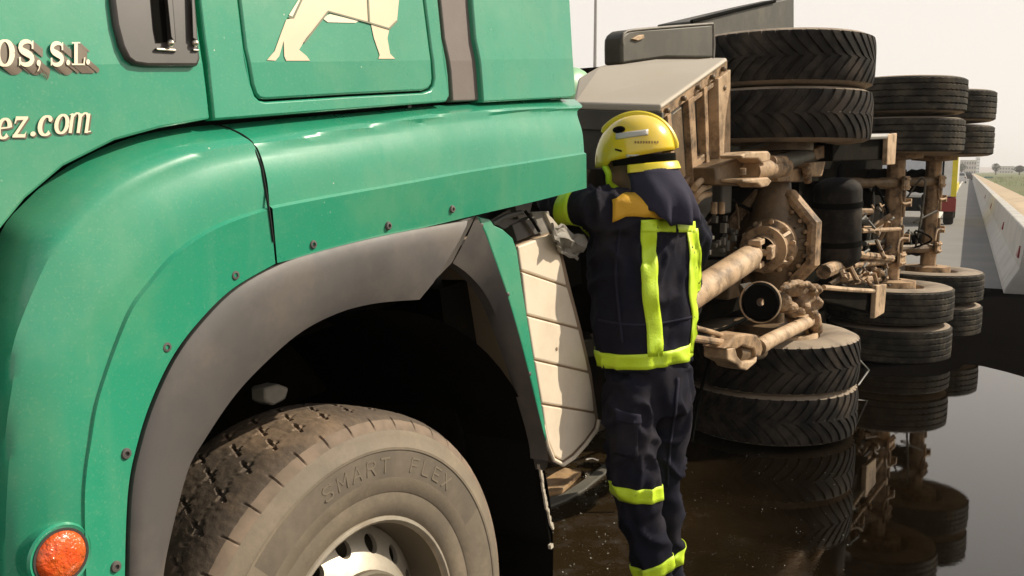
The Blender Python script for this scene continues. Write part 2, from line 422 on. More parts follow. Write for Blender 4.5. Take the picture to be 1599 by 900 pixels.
# mud film and oil puddle lying on the road
def puddle_mat():
    m = bpy.data.materials.new('brown_oily_water'); m.use_nodes = True
    t = m.node_tree; N = t.nodes; L = t.links; b = N['Principled BSDF']
    tc = N.new('ShaderNodeTexCoord')
    n1 = N.new('ShaderNodeTexNoise'); n1.inputs['Scale'].default_value = 1.1; n1.inputs['Detail'].default_value = 7; n1.inputs['Roughness'].default_value = 0.65
    L.new(tc.outputs['Object'], n1.inputs['Vector'])
    sx = N.new('ShaderNodeSeparateXYZ'); L.new(tc.outputs['Object'], sx.inputs[0])
    ad = N.new('ShaderNodeMath'); ad.operation = 'MULTIPLY_ADD'; ad.inputs[1].default_value = 1.3; 
    L.new(n1.outputs['Fac'], ad.inputs[0]); 
    mx = N.new('ShaderNodeMath'); mx.operation = 'MULTIPLY'; mx.inputs[1].default_value = -1.0
    L.new(sx.outputs[0], mx.inputs[0]); L.new(mx.outputs[0], ad.inputs[2])
    mr = N.new('ShaderNodeMapRange'); mr.inputs[1].default_value = -0.75; mr.inputs[2].default_value = 0.25; mr.interpolation_type = 'SMOOTHSTEP'
    L.new(ad.outputs[0], mr.inputs[0])       # 0 = clear pool (right), 1 = gritty mud (left)
    mixc = N.new('ShaderNodeMix'); mixc.data_type = 'RGBA'
    mixc.inputs[6].default_value = (0.004, 0.0025, 0.001, 1); mixc.inputs[7].default_value = (0.024, 0.0155, 0.0065, 1)
    L.new(mr.outputs[0], mixc.inputs[0])
    n2 = N.new('ShaderNodeTexNoise'); n2.inputs['Scale'].default_value = 55; n2.inputs['Detail'].default_value = 4
    L.new(tc.outputs['Object'], n2.inputs['Vector'])
    L.new(mixc.outputs[2], b.inputs['Base Color'])
    rr = N.new('ShaderNodeMapRange'); rr.inputs[3].default_value = 0.02; rr.inputs[4].default_value = 0.55
    n3 = N.new('ShaderNodeTexNoise'); n3.inputs['Scale'].default_value = 5; n3.inputs['Detail'].default_value = 8; n3.inputs['Roughness'].default_value = 0.7
    L.new(tc.outputs['Object'], n3.inputs['Vector'])
    m3 = N.new('ShaderNodeMapRange'); m3.inputs[1].default_value = 0.42; m3.inputs[2].default_value = 0.62; L.new(n3.outputs['Fac'], m3.inputs[0])
    mm = N.new('ShaderNodeMath'); mm.operation = 'MULTIPLY'; L.new(mr.outputs[0], mm.inputs[0]); L.new(m3.outputs[0], mm.inputs[1])
    L.new(mm.outputs[0], rr.inputs[0]); L.new(rr.outputs[0], b.inputs['Roughness'])
    b.inputs['IOR'].default_value = 1.56
    bu = N.new('ShaderNodeBump'); bu.inputs['Distance'].default_value = 0.004
    ms = N.new('ShaderNodeMath'); ms.operation = 'MULTIPLY_ADD'; ms.inputs[1].default_value = 0.5; ms.inputs[2].default_value = 0.010
    L.new(mr.outputs[0], ms.inputs[0]); L.new(ms.outputs[0], bu.inputs['Strength'])
    L.new(n2.outputs['Fac'], bu.inputs['Height']); L.new(bu.outputs[0], b.inputs['Normal'])
    return m
mb = MB()
pts = []
for i in range(140):
    a = 2 * math.pi * i / 140
    dirv = V((math.cos(a), math.sin(a), 0))
    r = 8.0 + 1.0 * dirv.dot(RD) + 0.55 * noise.noise(V((math.cos(a) * 3, math.sin(a) * 3, 5))) + 0.2 * noise.noise(V((math.cos(a) * 14, math.sin(a) * 14, 5)))
    pts.append(V((2.2, 4.6, 0.005)) + dirv * r)
mb.face(mb.vs(pts))
M_oilroad = mat('oil_soaked_asphalt', (0.0045, 0.004, 0.0035), 0.9, col2=(0.0025, 0.002, 0.002), nscale=1.5, spec=0.0, bump=0.3, bscale=70)
oil = mb.build('oil_stained_road', M_oilroad, smooth=False); oil['kind'] = 'structure'
mb = MB()
edge = [ground(x, y, 0.010) for x, y in ((560, 560), (900, 560), (1200, 572), (1380, 590), (1470, 584), (1535, 572), (1566, 578), (1600, 599), (1700, 640), (1900, 780), (2300, 1300))] + [V((1.6, 0.4, .01)), V((-1.5, 0.6, .01)), V((-2.4, 3.0, .01))]
edge = spline(edge, 200, closed=True)
edge = [q + V((noise.noise(q * 2.3), noise.noise(q * 2.3 + V((7, 0, 0))), 0)) * 0.22 + V((noise.noise(q * 9), noise.noise(q * 9 + V((7, 0, 0))), 0)) * 0.06 for q in edge]
mb.face(mb.vs(edge))
pd = mb.build('puddle', puddle_mat(), smooth=False); pd['kind'] = 'structure'

# glass and grit crumbs
mb = MB()
for i in range(420):
    if i < 260: p = ground(random.uniform(790, 965), random.uniform(742, 898), 0.01)
    else: p = ground(random.uniform(1080, 1340), random.uniform(690, 898), 0.01)
    s = random.choice([0.0018, 0.0025, 0.004, 0.006]) * random.uniform(0.6, 1.1) * (1 if i < 260 else 0.7)
    q = [p + V((random.uniform(-s, s), random.uniform(-s, s), random.uniform(0, s * 1.4))) for _ in range(4)]
    v = mb.vs(q)
    for f in ((0, 1, 2), (0, 2, 3), (0, 3, 1), (1, 3, 2)): mb.face([v[k] for k in f])
cr = mb.build('glass_crumbs', M_crumb, smooth=False); cr['kind'] = 'stuff'


# ================================================================== GREEN TRUCK (upright, nose down)
WC = (1.2755, -1.1259)                # front wheel centre in (u, w)
truck = thing('green_truck', 'green cab truck standing upright with lion emblem and a dusty front wheel', 'truck', TX(1.2, -1.6, -1.0))
c0 = TUV(330, 97); c1 = TUV(893, 91)
def wcrease(u): return c0[1] + (c1[1] - c0[1]) * (u - c0[0]) / (c1[0] - c0[0])
def hbody(u, w_): 
    dw = w_ - wcrease(u)
    return -0.015 - (0.10 * dw if dw > 0 else -0.03 * dw * 0)
def TB(px, py, dh=0.0):
    """pixel -> point on the cab side surface (with its crease), raised by dh"""
    h = 0.0
    for _ in range(5):
        u, w_ = TUV(px, py, h); h = hbody(u, w_) + dh
    return TX(u, w_, h)
IN = -TN
def body_panel(name, px, m, dh=0.0, thick=0.03, bevel=0.004, crease=True, parent=None):
    """panel traced on the cab side: flat outline split at the crease, given thickness"""
    mb = MB(); bm = mb.bm
    f = mb.face(mb.vs([TX(*TUVh(p, dh), 0) for p in px]))
    if crease:
        a = TX(c0[0], c0[1], 0); b = TX(c1[0], c1[1], 0)
        nn = (b - a).cross(TN).normalized()
        bmesh.ops.bisect_plane(bm, geom=bm.verts[:] + bm.edges[:] + bm.faces[:], plane_co=a, plane_no=nn)
    for v in bm.verts:
        u = (v.co - C0).dot(TD); w_ = (v.co - C0).dot(TW)
        v.co = TX(u, w_, hbody(u, w_) + dh)
    faces = bm.faces[:]
    r = bmesh.ops.extrude_face_region(bm, geom=faces)
    for e in r['geom']:
        if isinstance(e, bmesh.types.BMVert): e.co += IN * thick
    return mb.build(name, m, parent or truck, bevel=bevel, angle=3 if crease else 30)
def TUVh(p, dh):
    h = 0.0
    for _ in range(5):
        u, w_ = TUV(p[0], p[1], h); h = hbody(u, w_) + dh
    return u, w_
def sp2(pts, n):
    return [(v.x, v.y) for v in spline([V((a, b, 0)) for a, b in pts], n)]

# --- cab core behind the skins
mb = MB()
def tbox(u0, u1, w0, w1, h0, h1, mi=0): mb.obox(TX((u0 + u1) / 2, (w0 + w1) / 2, (h0 + h1) / 2), TD * ((u1 - u0) / 2), TW * ((w1 - w0) / 2), TN * ((h1 - h0) / 2), mi)
tbox(0.10, 2.325, 0.10, 0.48, -2.3, -0.075)
tbox(0.16, 2.325, 0.48, 1.45, -2.22, -0.19)
tbox(0.10, 2.335, -0.175, 0.10, -2.3, -0.10)
tbox(0.14, 0.50, -1.25, -0.175, -2.25, -0.30)
mb.build('cab_shell', M_gap, truck, smooth=False)
mb = MB(); tbox(0.04, 0.098, -0.55, 1.40, -2.25, -0.10); mb.build('front_panel', M_green, truck, smooth=False, bevel=0.02)
mb = MB(); tbox(0.02, 0.13, -1.20, -0.56, -2.28, -0.22); mb.build('bumper', M_green, truck, smooth=False, bevel=0.03)
mb = MB(); tbox(0.030, 0.045, 0.45, 1.15, -2.15, -0.22); mb.build('windscreen', M_black, truck, smooth=False)
mb = MB()
tbox(0.3, 4.1, -0.80, -0.55, -0.95, -0.85)
tbox(0.3, 4.1, -0.80, -0.55, -1.55, -1.45)
tbox(2.0, 2.3, -1.0, -0.45, -1.9, -0.32)
tbox(0.5, 2.2, -0.5, -0.30, -1.9, -0.5)
mb.build('chassis_frame', M_dark, truck, smooth=False)

# --- door
Gpx = [(-300, 720), (-70, 640), (-38, 480), (0, 362), (40, 313), (100, 262), (180, 222), (250, 203), (322, 194)]
door = body_panel('door', [(-230, -290), (285, -290), (303, 0), (309, 40), (316, 90), (323, 140), (328, 186)] + [(a, b - 3) for a, b in Gpx[::-1]][1:], M_green)
# door handle block
hh = body_panel('handle_housing', [(174, -120), (176, 0), (181, 38), (190, 72), (200, 92), (212, 101), (232, 104), (310, 104), (314, 92), (307, 40), (302, 0), (296, -120)], M_handle, dh=0.012, thick=0.02, bevel=0.006, crease=False, parent=door)
mb = MB()
def skin(mb, px, dh0, dh1): 
    a = [TB(x, y, dh1) for x, y in px]; b = [TB(x, y, dh0) for x, y in px]
    va = mb.vs(a); vb = mb.vs(b); k = len(va)
    mb.face(va); mb.face(vb[::-1])
    for i in range(k): mb.face((va[i], va[(i + 1) % k], vb[(i + 1) % k], vb[i]))
skin(mb, [(236, -120), (237, 0), (241, 45), (245, 66), (262, 66), (257, 0), (254, -120)], 0.0125, 0.0145)
mb.build('handle_recess', M_black, door, smooth=False)
mb = MB()
skin(mb, [(257, -120), (261, 0), (267, 58), (272, 66), (275, 66), (270, 0), (264, -120)], 0.012, 0.026)
skin(mb, [(296, -120), (299, 0), (301, 60), (309, 64), (304, 0), (300, -120)], 0.012, 0.022)
mb.build('handle_grip', M_handle, door, bevel=0.004)
for q, dh_ in (([(243, 74), (274, 76), (277, 81), (245, 79)], 0.018), ([(301, 76), (311, 77), (312, 80), (302, 80)], 0.017)):
    mb = MB(); skin(mb, q, 0.012, dh_); mb.build('handle_trim', M_chrome, door, bevel=0.002)
for x, dh_ in ((267, 0.022), (305, 0.018)):
    mb = MB(); mb.ball(TB(x, 67.5, dh_), 0.006); mb.build('handle_pin', M_chrome, door)

# --- cab side with storage locker
body_panel('side_panel', [(297, -290), (311, -8), (319, 60), (327, 120), (334, 188), (697, 159), (702, 150), (700, 118), (690, 60), (684, 0), (675, -290), (655, -290), (664, 0), (674, 78), (679, 122), (677, 134), (672, 141), (660, 145),
            (540, 151), (415, 159), (405, 157), (398, 150), (392, 132), (381, 75), (372, 0), (358, -290)], M_green)
lock = body_panel('locker_door', [(361, -290), (375, 0), (384, 75), (395, 131), (400, 147), (406, 153.5), (415, 155), (540, 147.5), (660, 141.5), (669, 138), (673.5, 132), (675, 122), (671, 78), (661, 0), (652, -290)], M_green, dh=0.001)
body_panel('rubber_gaiter', [(677, -290), (688, 0), (694, 60), (704, 112), (707, 159), (749, 157), (747, 105), (738, 60), (733, 0), (724, -290)], M_rubstrip, dh=-0.012)
body_panel('side_fairing', [(730, -290), (738, 0), (743, 60), (751, 104), (755, 160), (894, 152), (899, 148), (895, 90), (890, 0), (879, -290)], M_green, dh=0.004, thick=0.05)
# lion emblem: pale cut-out print with thin olive lines
mb = MB()
def print_poly(mb, px, dh=0.0026, th=0.0012):
    skin(mb, px, dh - th, dh)
print_poly(mb, [(430, -60), (471, 0), (463, 18), (455, 29), (447, 31), (438, 55), (429, 80), (417, 94), (430, 95), (436, 88), (443, 64), (444, 88), (447, 95), (484, 95), (479, 88), (467, 78), (478, 60), (512, 19), (579, 36), (584, 60), (593, 86), (591, 92), (617, 92), (609, 84), (605, 60), (608, 45), (620, 32), (623, 0), (618, -60), (560, -95), (480, -95)])
mb.face; e1 = mb.build('lion_emblem', M_print, lock, smooth=False)
mb = MB()
print_poly(mb, [(504, 29), (515, 22), (560, 33), (555, 36), (512, 35)])
mb.build('emblem_highlight', M_lettering, lock, smooth=False)
mb = MB(); print_poly(mb, [(451, 24), (466, 0), (470, 0), (457, 26)])
mb.build('emblem_highlight', M_lettering, lock, smooth=False)
mb = MB()
def pline(mb, pts, wpx, dh=0.0040):
    n = len(pts)
    for i in range(n - 1):
        (x0, y0), (x1, y1) = pts[i], pts[i + 1]
        dx, dy = x1 - x0, y1 - y0; l = math.hypot(dx, dy); nx, ny = -dy / l * wpx / 2, dx / l * wpx / 2
        ex, ey = dx / l * wpx * 0.35, dy / l * wpx * 0.35
        skin(mb, [(x0 + nx - ex, y0 + ny - ey), (x1 + nx + ex, y1 + ny + ey), (x1 - nx + ex, y1 - ny + ey), (x0 - nx - ex, y0 - ny - ey)], dh - 0.001, dh + 0.0001 * i)
pline(mb, [(452, 27), (459, 27), (485, -30)], 2.4)
pline(mb, [(476, 66), (513, 18), (578, 36), (608, 45), (620, 33)], 2.4)
pline(mb, [(572, -60), (577, 35)], 2.4)
mb.build('emblem_outline', M_printline, lock, smooth=False)

# --- serif lettering on the door
def ribbon(pts, ws):
    out_l, out_r = [], []
    n = len(pts)
    for i in range(n):
        a = pts[max(i - 1, 0)]; b = pts[min(i + 1, n - 1)]
        dx, dy = b[0] - a[0], b[1] - a[1]; l = math.hypot(dx, dy) or 1
        nx, ny = -dy / l * ws[i] / 2, dx / l * ws[i] / 2
        out_l.append((pts[i][0] + nx, pts[i][1] + ny)); out_r.append((pts[i][0] - nx, pts[i][1] - ny))
    return [[out_l[i], out_l[i + 1], out_r[i + 1], out_r[i]] for i in range(n - 1)]
def arc(cx, cy, rx, ry, a0, a1, n=16):
    return [(cx + rx * math.cos(rad(a0 + (a1 - a0) * i / n)), cy + ry * math.sin(rad(a0 + (a1 - a0) * i / n))) for i in range(n + 1)]
def thick_arc(cx, cy, rx, ry, a0, a1, thick, thin, n=20):
    p = arc(cx, cy, rx, ry, a0, a1, n)
    ws = [thin + (thick - thin) * abs(math.cos(rad(a0 + (a1 - a0) * i / n))) ** 1.3 for i in range(n + 1)]
    return ribbon(p, ws)
def glyph(c, bold=0.24):
    """polygons in a unit box, y up from the baseline"""
    T, t = bold, 0.09
    if c == 'O': return thick_arc(0.5, 0.5, 0.40, 0.46, 0, 360, T, t, 28)
    if c == 'S':
        p = [(0.86, 0.70), (0.80, 0.88), (0.55, 0.955), (0.28, 0.90), (0.17, 0.74), (0.27, 0.60), (0.52, 0.50), (0.76, 0.39), (0.84, 0.24), (0.70, 0.09), (0.44, 0.045), (0.20, 0.12), (0.13, 0.32)]
        q = sp2(p, 30); ws = []
        for i in range(30):
            s = i / 29; ws.append(0.09 + (T * 0.95 - 0.09) * max(0, 1 - abs(s - 0.5) / 0.42) ** 0.6)
        return ribbon(q, ws) + [[(0.80, 0.66), (0.90, 0.66), (0.90, 1.0), (0.83, 0.98)], [(0.10, 0.0), (0.17, 0.02), (0.20, 0.34), (0.10, 0.34)]]
    if c == '.': return [arc(0.5, 0.11, 0.42, 0.12, 0, 345, 10)]
    if c == ',': return [arc(0.5, 0.11, 0.36, 0.12, 0, 345, 10), [(0.55, 0.0), (0.84, 0.08), (0.62, -0.14), (0.30, -0.24), (0.30, -0.19), (0.52, -0.10)]]
    if c == 'L': return [[(0.22, 0.0), (0.45, 0.0), (0.45, 1.0), (0.22, 1.0)], [(0.05, 0.94), (0.62, 0.94), (0.62, 1.0), (0.05, 1.0)], [(0.05, 0.0), (0.92, 0.0), (0.92, 0.07), (0.05, 0.07)], [(0.82, 0.0), (0.92, 0.0), (0.97, 0.34), (0.90, 0.34)]]
    if c == 'e': return thick_arc(0.5, 0.5, 0.36, 0.44, 5, 320, T, t + 0.02, 22) + [[(0.2, 0.46), (0.85, 0.52), (0.85, 0.60), (0.2, 0.54)]]
    if c == 'c': return thick_arc(0.52, 0.5, 0.38, 0.44, 50, 318, T * 1.15, t + 0.02, 20) + [arc(0.76, 0.80, 0.13, 0.12, 0, 345, 10)]
    if c == 'o': return thick_arc(0.5, 0.5, 0.37, 0.44, 0, 360, T, t + 0.02, 24)
    if c == 'z': return [[(0.08, 0.80), (0.90, 0.86), (0.90, 1.0), (0.10, 1.0)], [(0.62, 0.84), (0.90, 0.90), (0.36, 0.16), (0.06, 0.08)], [(0.05, 0.0), (0.88, 0.0), (0.92, 0.30), (0.80, 0.16), (0.06, 0.15)], [(0.06, 0.66), (0.14, 0.66), (0.2, 0.84), (0.08, 0.84)]]
    if c == 'm':
        r = []
        for x in (0.10, 0.42, 0.74): r.append([(x, 0), (x + 0.13, 0), (x + 0.13, 0.95), (x, 0.95)])
        for x in (0.16, 0.48): r += ribbon(sp2([(x, 0.72), (x + 0.14, 0.96), (x + 0.27, 0.93), (x + 0.32, 0.7)], 8), [0.06, 0.07, 0.09, 0.1, 0.1, 0.11, 0.11, 0.12])
        r.append([(0.02, 0.88), (0.16, 0.98), (0.16, 0.88)]); r.append([(0.80, 0.0), (0.99, 0.06), (0.99, 0.12), (0.82, 0.08)])
        return r
    # plain capitals for the tyre wall
    k = 0.13
    G = {'M': [[(0.1, 0), (0.1, 1), (0.5, 0.35), (0.9, 1), (0.9, 0)]], 'A': [[(0.08, 0), (0.5, 1), (0.92, 0)], [(0.25, 0.33), (0.75, 0.33)]],
         'R': [[(0.12, 0), (0.12, 0.95), (0.7, 0.95), (0.88, 0.75), (0.7, 0.5), (0.12, 0.5)], [(0.5, 0.5), (0.9, 0)]], 'T': [[(0.05, 0.95), (0.95, 0.95)], [(0.5, 0.95), (0.5, 0)]],
         'F': [[(0.12, 0), (0.12, 0.95), (0.9, 0.95)], [(0.12, 0.5), (0.75, 0.5)]], 'l': [[(0.12, 1), (0.12, 0.06), (0.9, 0.06)]], 'E': [[(0.9, 0.95), (0.12, 0.95), (0.12, 0.06), (0.9, 0.06)], [(0.12, 0.5), (0.75, 0.5)]],
         'X': [[(0.08, 0), (0.92, 1)], [(0.92, 0), (0.08, 1)]], 's': [[(0.88, 0.85), (0.7, 0.95), (0.25, 0.95), (0.1, 0.75), (0.3, 0.52), (0.72, 0.46), (0.9, 0.25), (0.72, 0.06), (0.25, 0.06), (0.1, 0.18)]]}
    out = []
    for pl in G[c]: 
        for a, b in zip(pl, pl[1:]): out += ribbon([a, b], [k, k])
    return out
def put_text(items, name, m, dh, off=(0, 0), shear=0.0):
    mb = MB(); kk = 0
    for ch, x0, x1, yt, yb, bold in items:
        for poly in glyph(ch, bold):
            px = []
            for a, b in poly:
                px.append((x0 + (x1 - x0) * a + shear * (yb - yt) * b + off[0], yb + (yt - yb) * b + off[1]))
            kk += 1
            skin(mb, px, dh - 0.0006, dh + 0.000004 * kk)
    return mb.build(name, m, door, smooth=False)
line1 = [('O', -7, 22, 62, 104, .30), ('S', 27, 55, 63, 103, .30), (',', 56, 65, 62, 103, .3), ('S', 77, 101, 66, 103, .30), ('.', 103, 110, 65, 102, .3), ('L', 111, 134, 66, 102, .3), ('.', 134, 141, 65, 101, .3)]
line2 = [('e', -8, 16, 184, 218, .30), ('z', 18, 42, 182, 215, .30), ('.', 46, 56, 180, 213, .3), ('c', 57, 81, 180, 213, .26), ('o', 83, 106, 178, 210, .28), ('m', 103, 142, 176, 208, .28)]
def shadow_text():
    mb = MB(); kk = 0
    for st in range(7, 0, -1):
        for ch, x0, x1, yt, yb, bold in line1:
            for poly in glyph(ch, bold + .02):
                kk += 1
                px = [(x0 + (x1 - x0) * a + st * 2.1, yb + (yt - yb) * b + st * 1.8) for a, b in poly]
                mb.face(mb.vs([TB(x, y, 0.0012 + 0.0002 * (8 - st) + 0.000002 * kk) for x, y in px]))
    return mb.build('lettering_shadow', M_printshade, door, smooth=False)
shadow_text()
put_text([(c, a, b, t, bt, bo + 0.03) for c, a, b, t, bt, bo in line2], 'lettering_shadow', M_printshade, 0.0016, off=(2.4, 2.0), shear=0.14)
put_text(line1, 'lettering', M_lettering, 0.0048)
put_text(line2, 'lettering', M_lettering, 0.0030, shear=0.14)

# --- mudguards: lofted skins from the panel gap over the ridge and crease to the arch
def loft_guard(name, curves, n, m, extra=None):
    """curves: list of (pixel curve, h at start, h at end). Resampled to n columns, smooth across."""
    cols = []
    for px, h0, h1 in curves:
        pl = sp2(px, n)
        cols.append([TP(x, y, h0 + (h1 - h0) * min(1, (i / (n - 1)) * 1.6)) for i, (x, y) in enumerate(pl)])
    rows = []
    for i in range(n):
        key = [c[i] for c in cols]
        rows.append(key)
    return rows
def guard_mesh(name, top, crease, bottom, n):
    """top: key curves G..C interpolated smoothly; then small step; then C2..T"""
    mb = MB()
    rowsA = []
    for i in range(n):
        key = [c[i] for c in top]
        rowsA.append(spline(key, 22))
    mb.grid(rowsA)
    rowsB = []
    for i in range(n):
        a = top[-1][i]; ks_ = 0.25 + 0.75 * min(1, i / (n * .6)) if name == 'front_mudguard' else 1.0; s = a + (TN * 0.007 - TW * 0.005) * ks_
        b = bottom[i]
        rowsB.append([a, a.lerp(s, 0.55), s] + [s.lerp(b, k / 6) for k in range(1, 7)] + [b + IN * 0.012, b + IN * 0.05])
    mb.grid(rowsB)
    bmesh.ops.remove_doubles(mb.bm, verts=mb.bm.verts, dist=0.0004)
    return mb.build(name, M_green, truck, angle=28)
N1 = 60
def curve_pts(px, n, hs, he, k=1.6):
    pl = sp2(px, n)
    return [TP(x, y, hs + (he - hs) * min(1, (i / (n - 1)) * k)) for i, (x, y) in enumerate(pl)]
G1 = curve_pts([(-60, 960), (-58, 800), (-52, 640), (-34, 480), (0, 366), (40, 315), (100, 264), (180, 224), (250, 205), (333, 195)], N1, -0.13, -0.06)
R1 = curve_pts([(22, 960), (20, 850), (20, 700), (30, 560), (55, 492), (98, 420), (147, 355), (205, 307), (267, 277), (333, 252), (402, 238)], N1, -0.01, 0.022)
GR1 = [a.lerp(b, 0.55) + TN * (0.026 + 0.0 * (1 - i / (N1 - 1))) for i, (a, b) in enumerate(zip(G1, R1))]
CC1 = curve_pts([(135, 960), (133, 895), (130, 790), (132, 740), (139, 688), (153, 611), (195, 493), (231, 440), (275, 391), (338, 351), (417, 323)], N1, 0.03, 0.034)
RC1 = [a.lerp(b, 0.5) + TN * 0.006 for a, b in zip(R1, CC1)]
T1 = curve_pts([(197, 960), (195, 895), (200, 767), (215, 691), (237, 624), (269, 558), (309, 504), (362, 452), (430, 412)], N1, 0.026, 0.026)
gm1 = guard_mesh('front_mudguard', [G1, GR1, R1, RC1, CC1], None, T1, N1)
N2 = 50
G2 = curve_pts([(337, 196), (440, 186), (560, 176), (697, 164), (800, 158), (897, 155)], N2, -0.06, -0.05)
R2 = curve_pts([(406, 240), (500, 222), (600, 204), (690, 189), (795, 180), (901, 176)], N2, 0.022, 0.004)
GR2 = [a.lerp(b, 0.6) + TN * 0.022 for a, b in zip(G2, R2)]
CC2 = curve_pts([(421, 322), (500, 307), (620, 286), (720, 268), (815, 253), (912, 238)], N2, 0.034, 0.026)
RC2 = [a.lerp(b, 0.5) + TN * 0.006 for a, b in zip(R2, CC2)]
T2 = curve_pts([(433, 411), (530, 387), (640, 361), (740, 337), (830, 316), (916, 294)], N2, 0.026, 0.018)
gm2 = guard_mesh('side_skirt', [G2, GR2, R2, RC2, CC2], None, T2, N2)
# end closure of the skirt and a proud end cap seam
mb = MB()
mb.prism([TP(x, y, -0.03) for x, y in ((886, 190), (898, 196), (907, 240), (911, 288), (840, 306), (835, 200))], IN * 0.25)
mb.build('skirt_end_plate', M_green, truck, smooth=False)

# dark gap between front mudguard and skirt
mb = MB()
gb = [BVHTree.FromPolygons([v.co.copy() for v in o_.data.vertices], [tuple(p.vertices) for p in o_.data.polygons]) for o_ in (gm1, gm2)]
sm_ = []
for x, y in sp2([(334, 195), (355, 200), (380, 212), (399, 229), (406, 246), (412, 282), (419, 322), (425, 366), (431, 411)], 60):
    r_ = ray(x, y).normalized()
    hits = [h_ for h_ in (b_.ray_cast(C0, r_) for b_ in gb) if h_[0] is not None]
    if hits: sm_.append(min(hits, key=lambda h_: h_[3])[0] - r_ * 0.001)
mb.tube(sm_, 0.0023, 6); mb.build('panel_gap', M_gap, truck)
# bolts along the mudguard
for x, y, hb in ((485, 382, .026), (603, 353, .026), (703, 327, .024), (363, 430, .026), (256, 542, .026), (193, 708, .028), (177, 884, .028)):
    mb = MB(); o = TP(x, y, hb - 0.006)
    mb.lathe(o, TN, [(0.0095, 0), (0.0095, 0.007), (0.0078, 0.010), (0.0042, 0.0105), (0.0038, 0.007)], 14, cap1=True)
    mb.build('bolt', M_plastic, truck)

# amber side marker lamp
lo = TP(93, 868, 0.0)
lh = (TX(*TUV(93, 868, 0.028), 0.028))
mb = MB()
mb.lathe(lh, TN, [(0.050, -0.03), (0.050, 0.002), (0.047, 0.006), (0.0405, 0.004), (0.040, -0.004)], 36)
lamp = mb.build('side_marker_lamp', M_green, truck)
mb = MB(); mb.lathe(lh, TN, [(0.0425, -0.01), (0.0425, 0.0065), (0.0385, 0.0065), (0.0385, -0.01)], 36); mb.build('lamp_seal', M_handle, lamp)
mb = MB()
prof = [(0.039, -0.006), (0.0385, 0.006), (0.034, 0.012), (0.024, 0.016), (0.012, 0.018), (0.002, 0.0185)]
mb.lathe(lh, TN, prof, 32, cap1=True)
mb.build('lamp_lens', M_lens, lamp)

# --- black plastic arch trim
NT = 56
To = sp2([(193, 960), (193, 895), (198, 767), (213, 691), (235, 624), (267, 558), (307, 504), (360, 452), (430, 413), (500, 391), (600, 367), (722, 345)], NT)
Ti = sp2([(250, 960), (250, 895), (267, 811), (289, 731), (311, 691), (356, 624), (400, 575), (460, 522), (520, 490), (580, 474), (650, 468)], NT)
mb = MB(); rows = []
for (a, b), (c, d) in zip(To, Ti):
    A = TP(a, b, 0.014); B = TP(c, d, 0.004)
    A1 = A + TN * 0.016; M1 = A.lerp(B, 0.07) + TN * 0.022; M2 = A.lerp(B, 0.5) + TN * 0.026
    B1 = B + TN * 0.010
    rows.append([A + IN * 0.03, A1, M1, A.lerp(B, 0.25) + TN * 0.026, M2, A.lerp(B, 0.8) + TN * 0.022, B1, B + IN * 0.008, B + IN * 0.12])
mb.grid(rows)
arch = mb.build('arch_trim', M_plastic, truck, angle=40)
mb = MB()
a = [TP(722, 345, 0.028), TP(743, 337, 0.006), TP(706, 411, -0.028), TP(650, 468, 0.012)]
b = [q + IN * 0.10 for q in a]
mb.hexa(a, b)
mb.build('arch_trim_corner', M_plastic, truck, smooth=False, bevel=0.003)
NQ = 30
Qo = sp2([(744, 337), (758, 366), (790, 455), (812, 530), (832, 610), (852, 690), (856, 720)], NQ)
Qi = sp2([(707, 411), (735, 432), (765, 472), (800, 560), (825, 640), (842, 700), (850, 735)], NQ)
mb = MB(); rows = []
for (a, b), (c, d) in zip(Qo, Qi):
    A = TP(a, b, 0.004); B = TP(c, d, -0.03)
    rows.append([A + IN * 0.06, A, A.lerp(B, 0.5) + TN * 0.004, B, B + IN * 0.03])
mb.grid(rows)
mb.build('arch_trim_rear', M_plastic, truck, angle=40)

# --- wheel arch liner (dark half shell) and inner bracket
wcen = TX(WC[0], WC[1], 0)
mb = MB()
mb.lathe(TX(WC[0] + 0.02, WC[1], 0), TN, [(0.765, -0.05), (0.765, -0.95), (0.02, -0.96)], 40, ref=TD, a0=-math.pi * 0.62, a1=math.pi * 0.62 if False else math.pi * 0.62)
bmx = mb.bm
mb.build('arch_liner', M_black, truck)
mb = MB()
mb.prism([TP(x, y, -0.30) for x, y in ((413, 606), (436, 600), (452, 606), (447, 624), (428, 634), (414, 628))], IN * 0.05)
mb.build('spring_bracket', M_midgrey, truck, bevel=0.006)
mb = MB()
ax = TX(WC[0], WC[1], -0.2)
mb.tube([ax, ax - TN * 1.9], 0.07, 12)
mb.build('front_axle', M_dark, truck)

# --- rear green upright and cream ribbed tank cover
mb = MB()
mb.prism([TP(x, y, -0.012) for x, y in ((745, 337), (766, 343), (772, 352), (785, 358), (801, 372), (808, 392), (816, 450), (829, 530), (843, 615), (851, 660), (855, 690), (848, 676), (832, 605), (812, 528), (790, 453), (759, 366))], IN * 0.025)
mb.build('rear_upright', M_green, truck, smooth=False, bevel=0.004)
for x, y in ((751, 352), (792, 460), (826, 584)):
    mb = MB(); mb.lathe(TP(x, y, -0.013), TN, [(0.006, 0), (0.006, 0.004), (0.003, 0.006)], 10, cap1=True); mb.build('bolt', M_plastic, truck)
CH = -0.11
def CV(x, y, dh=0.0): return TP(x, y, CH + dh)
cover = [[(809, 385), (862, 365), (873, 388), (885, 446), (814.5, 422)], [(815.5, 425), (886, 449), (895, 480), (903, 512), (823, 491)],
         [(823.7, 494), (904, 515), (912, 548), (919, 580), (834.5, 560.5)], [(835.3, 563.5), (920, 583), (925, 612), (928, 643), (846.5, 629.5)],
         [(847.2, 632.5), (929, 646), (931, 655), (928, 668), (912, 690), (893, 710), (879, 720), (866, 712), (857, 690), (851, 660)]]
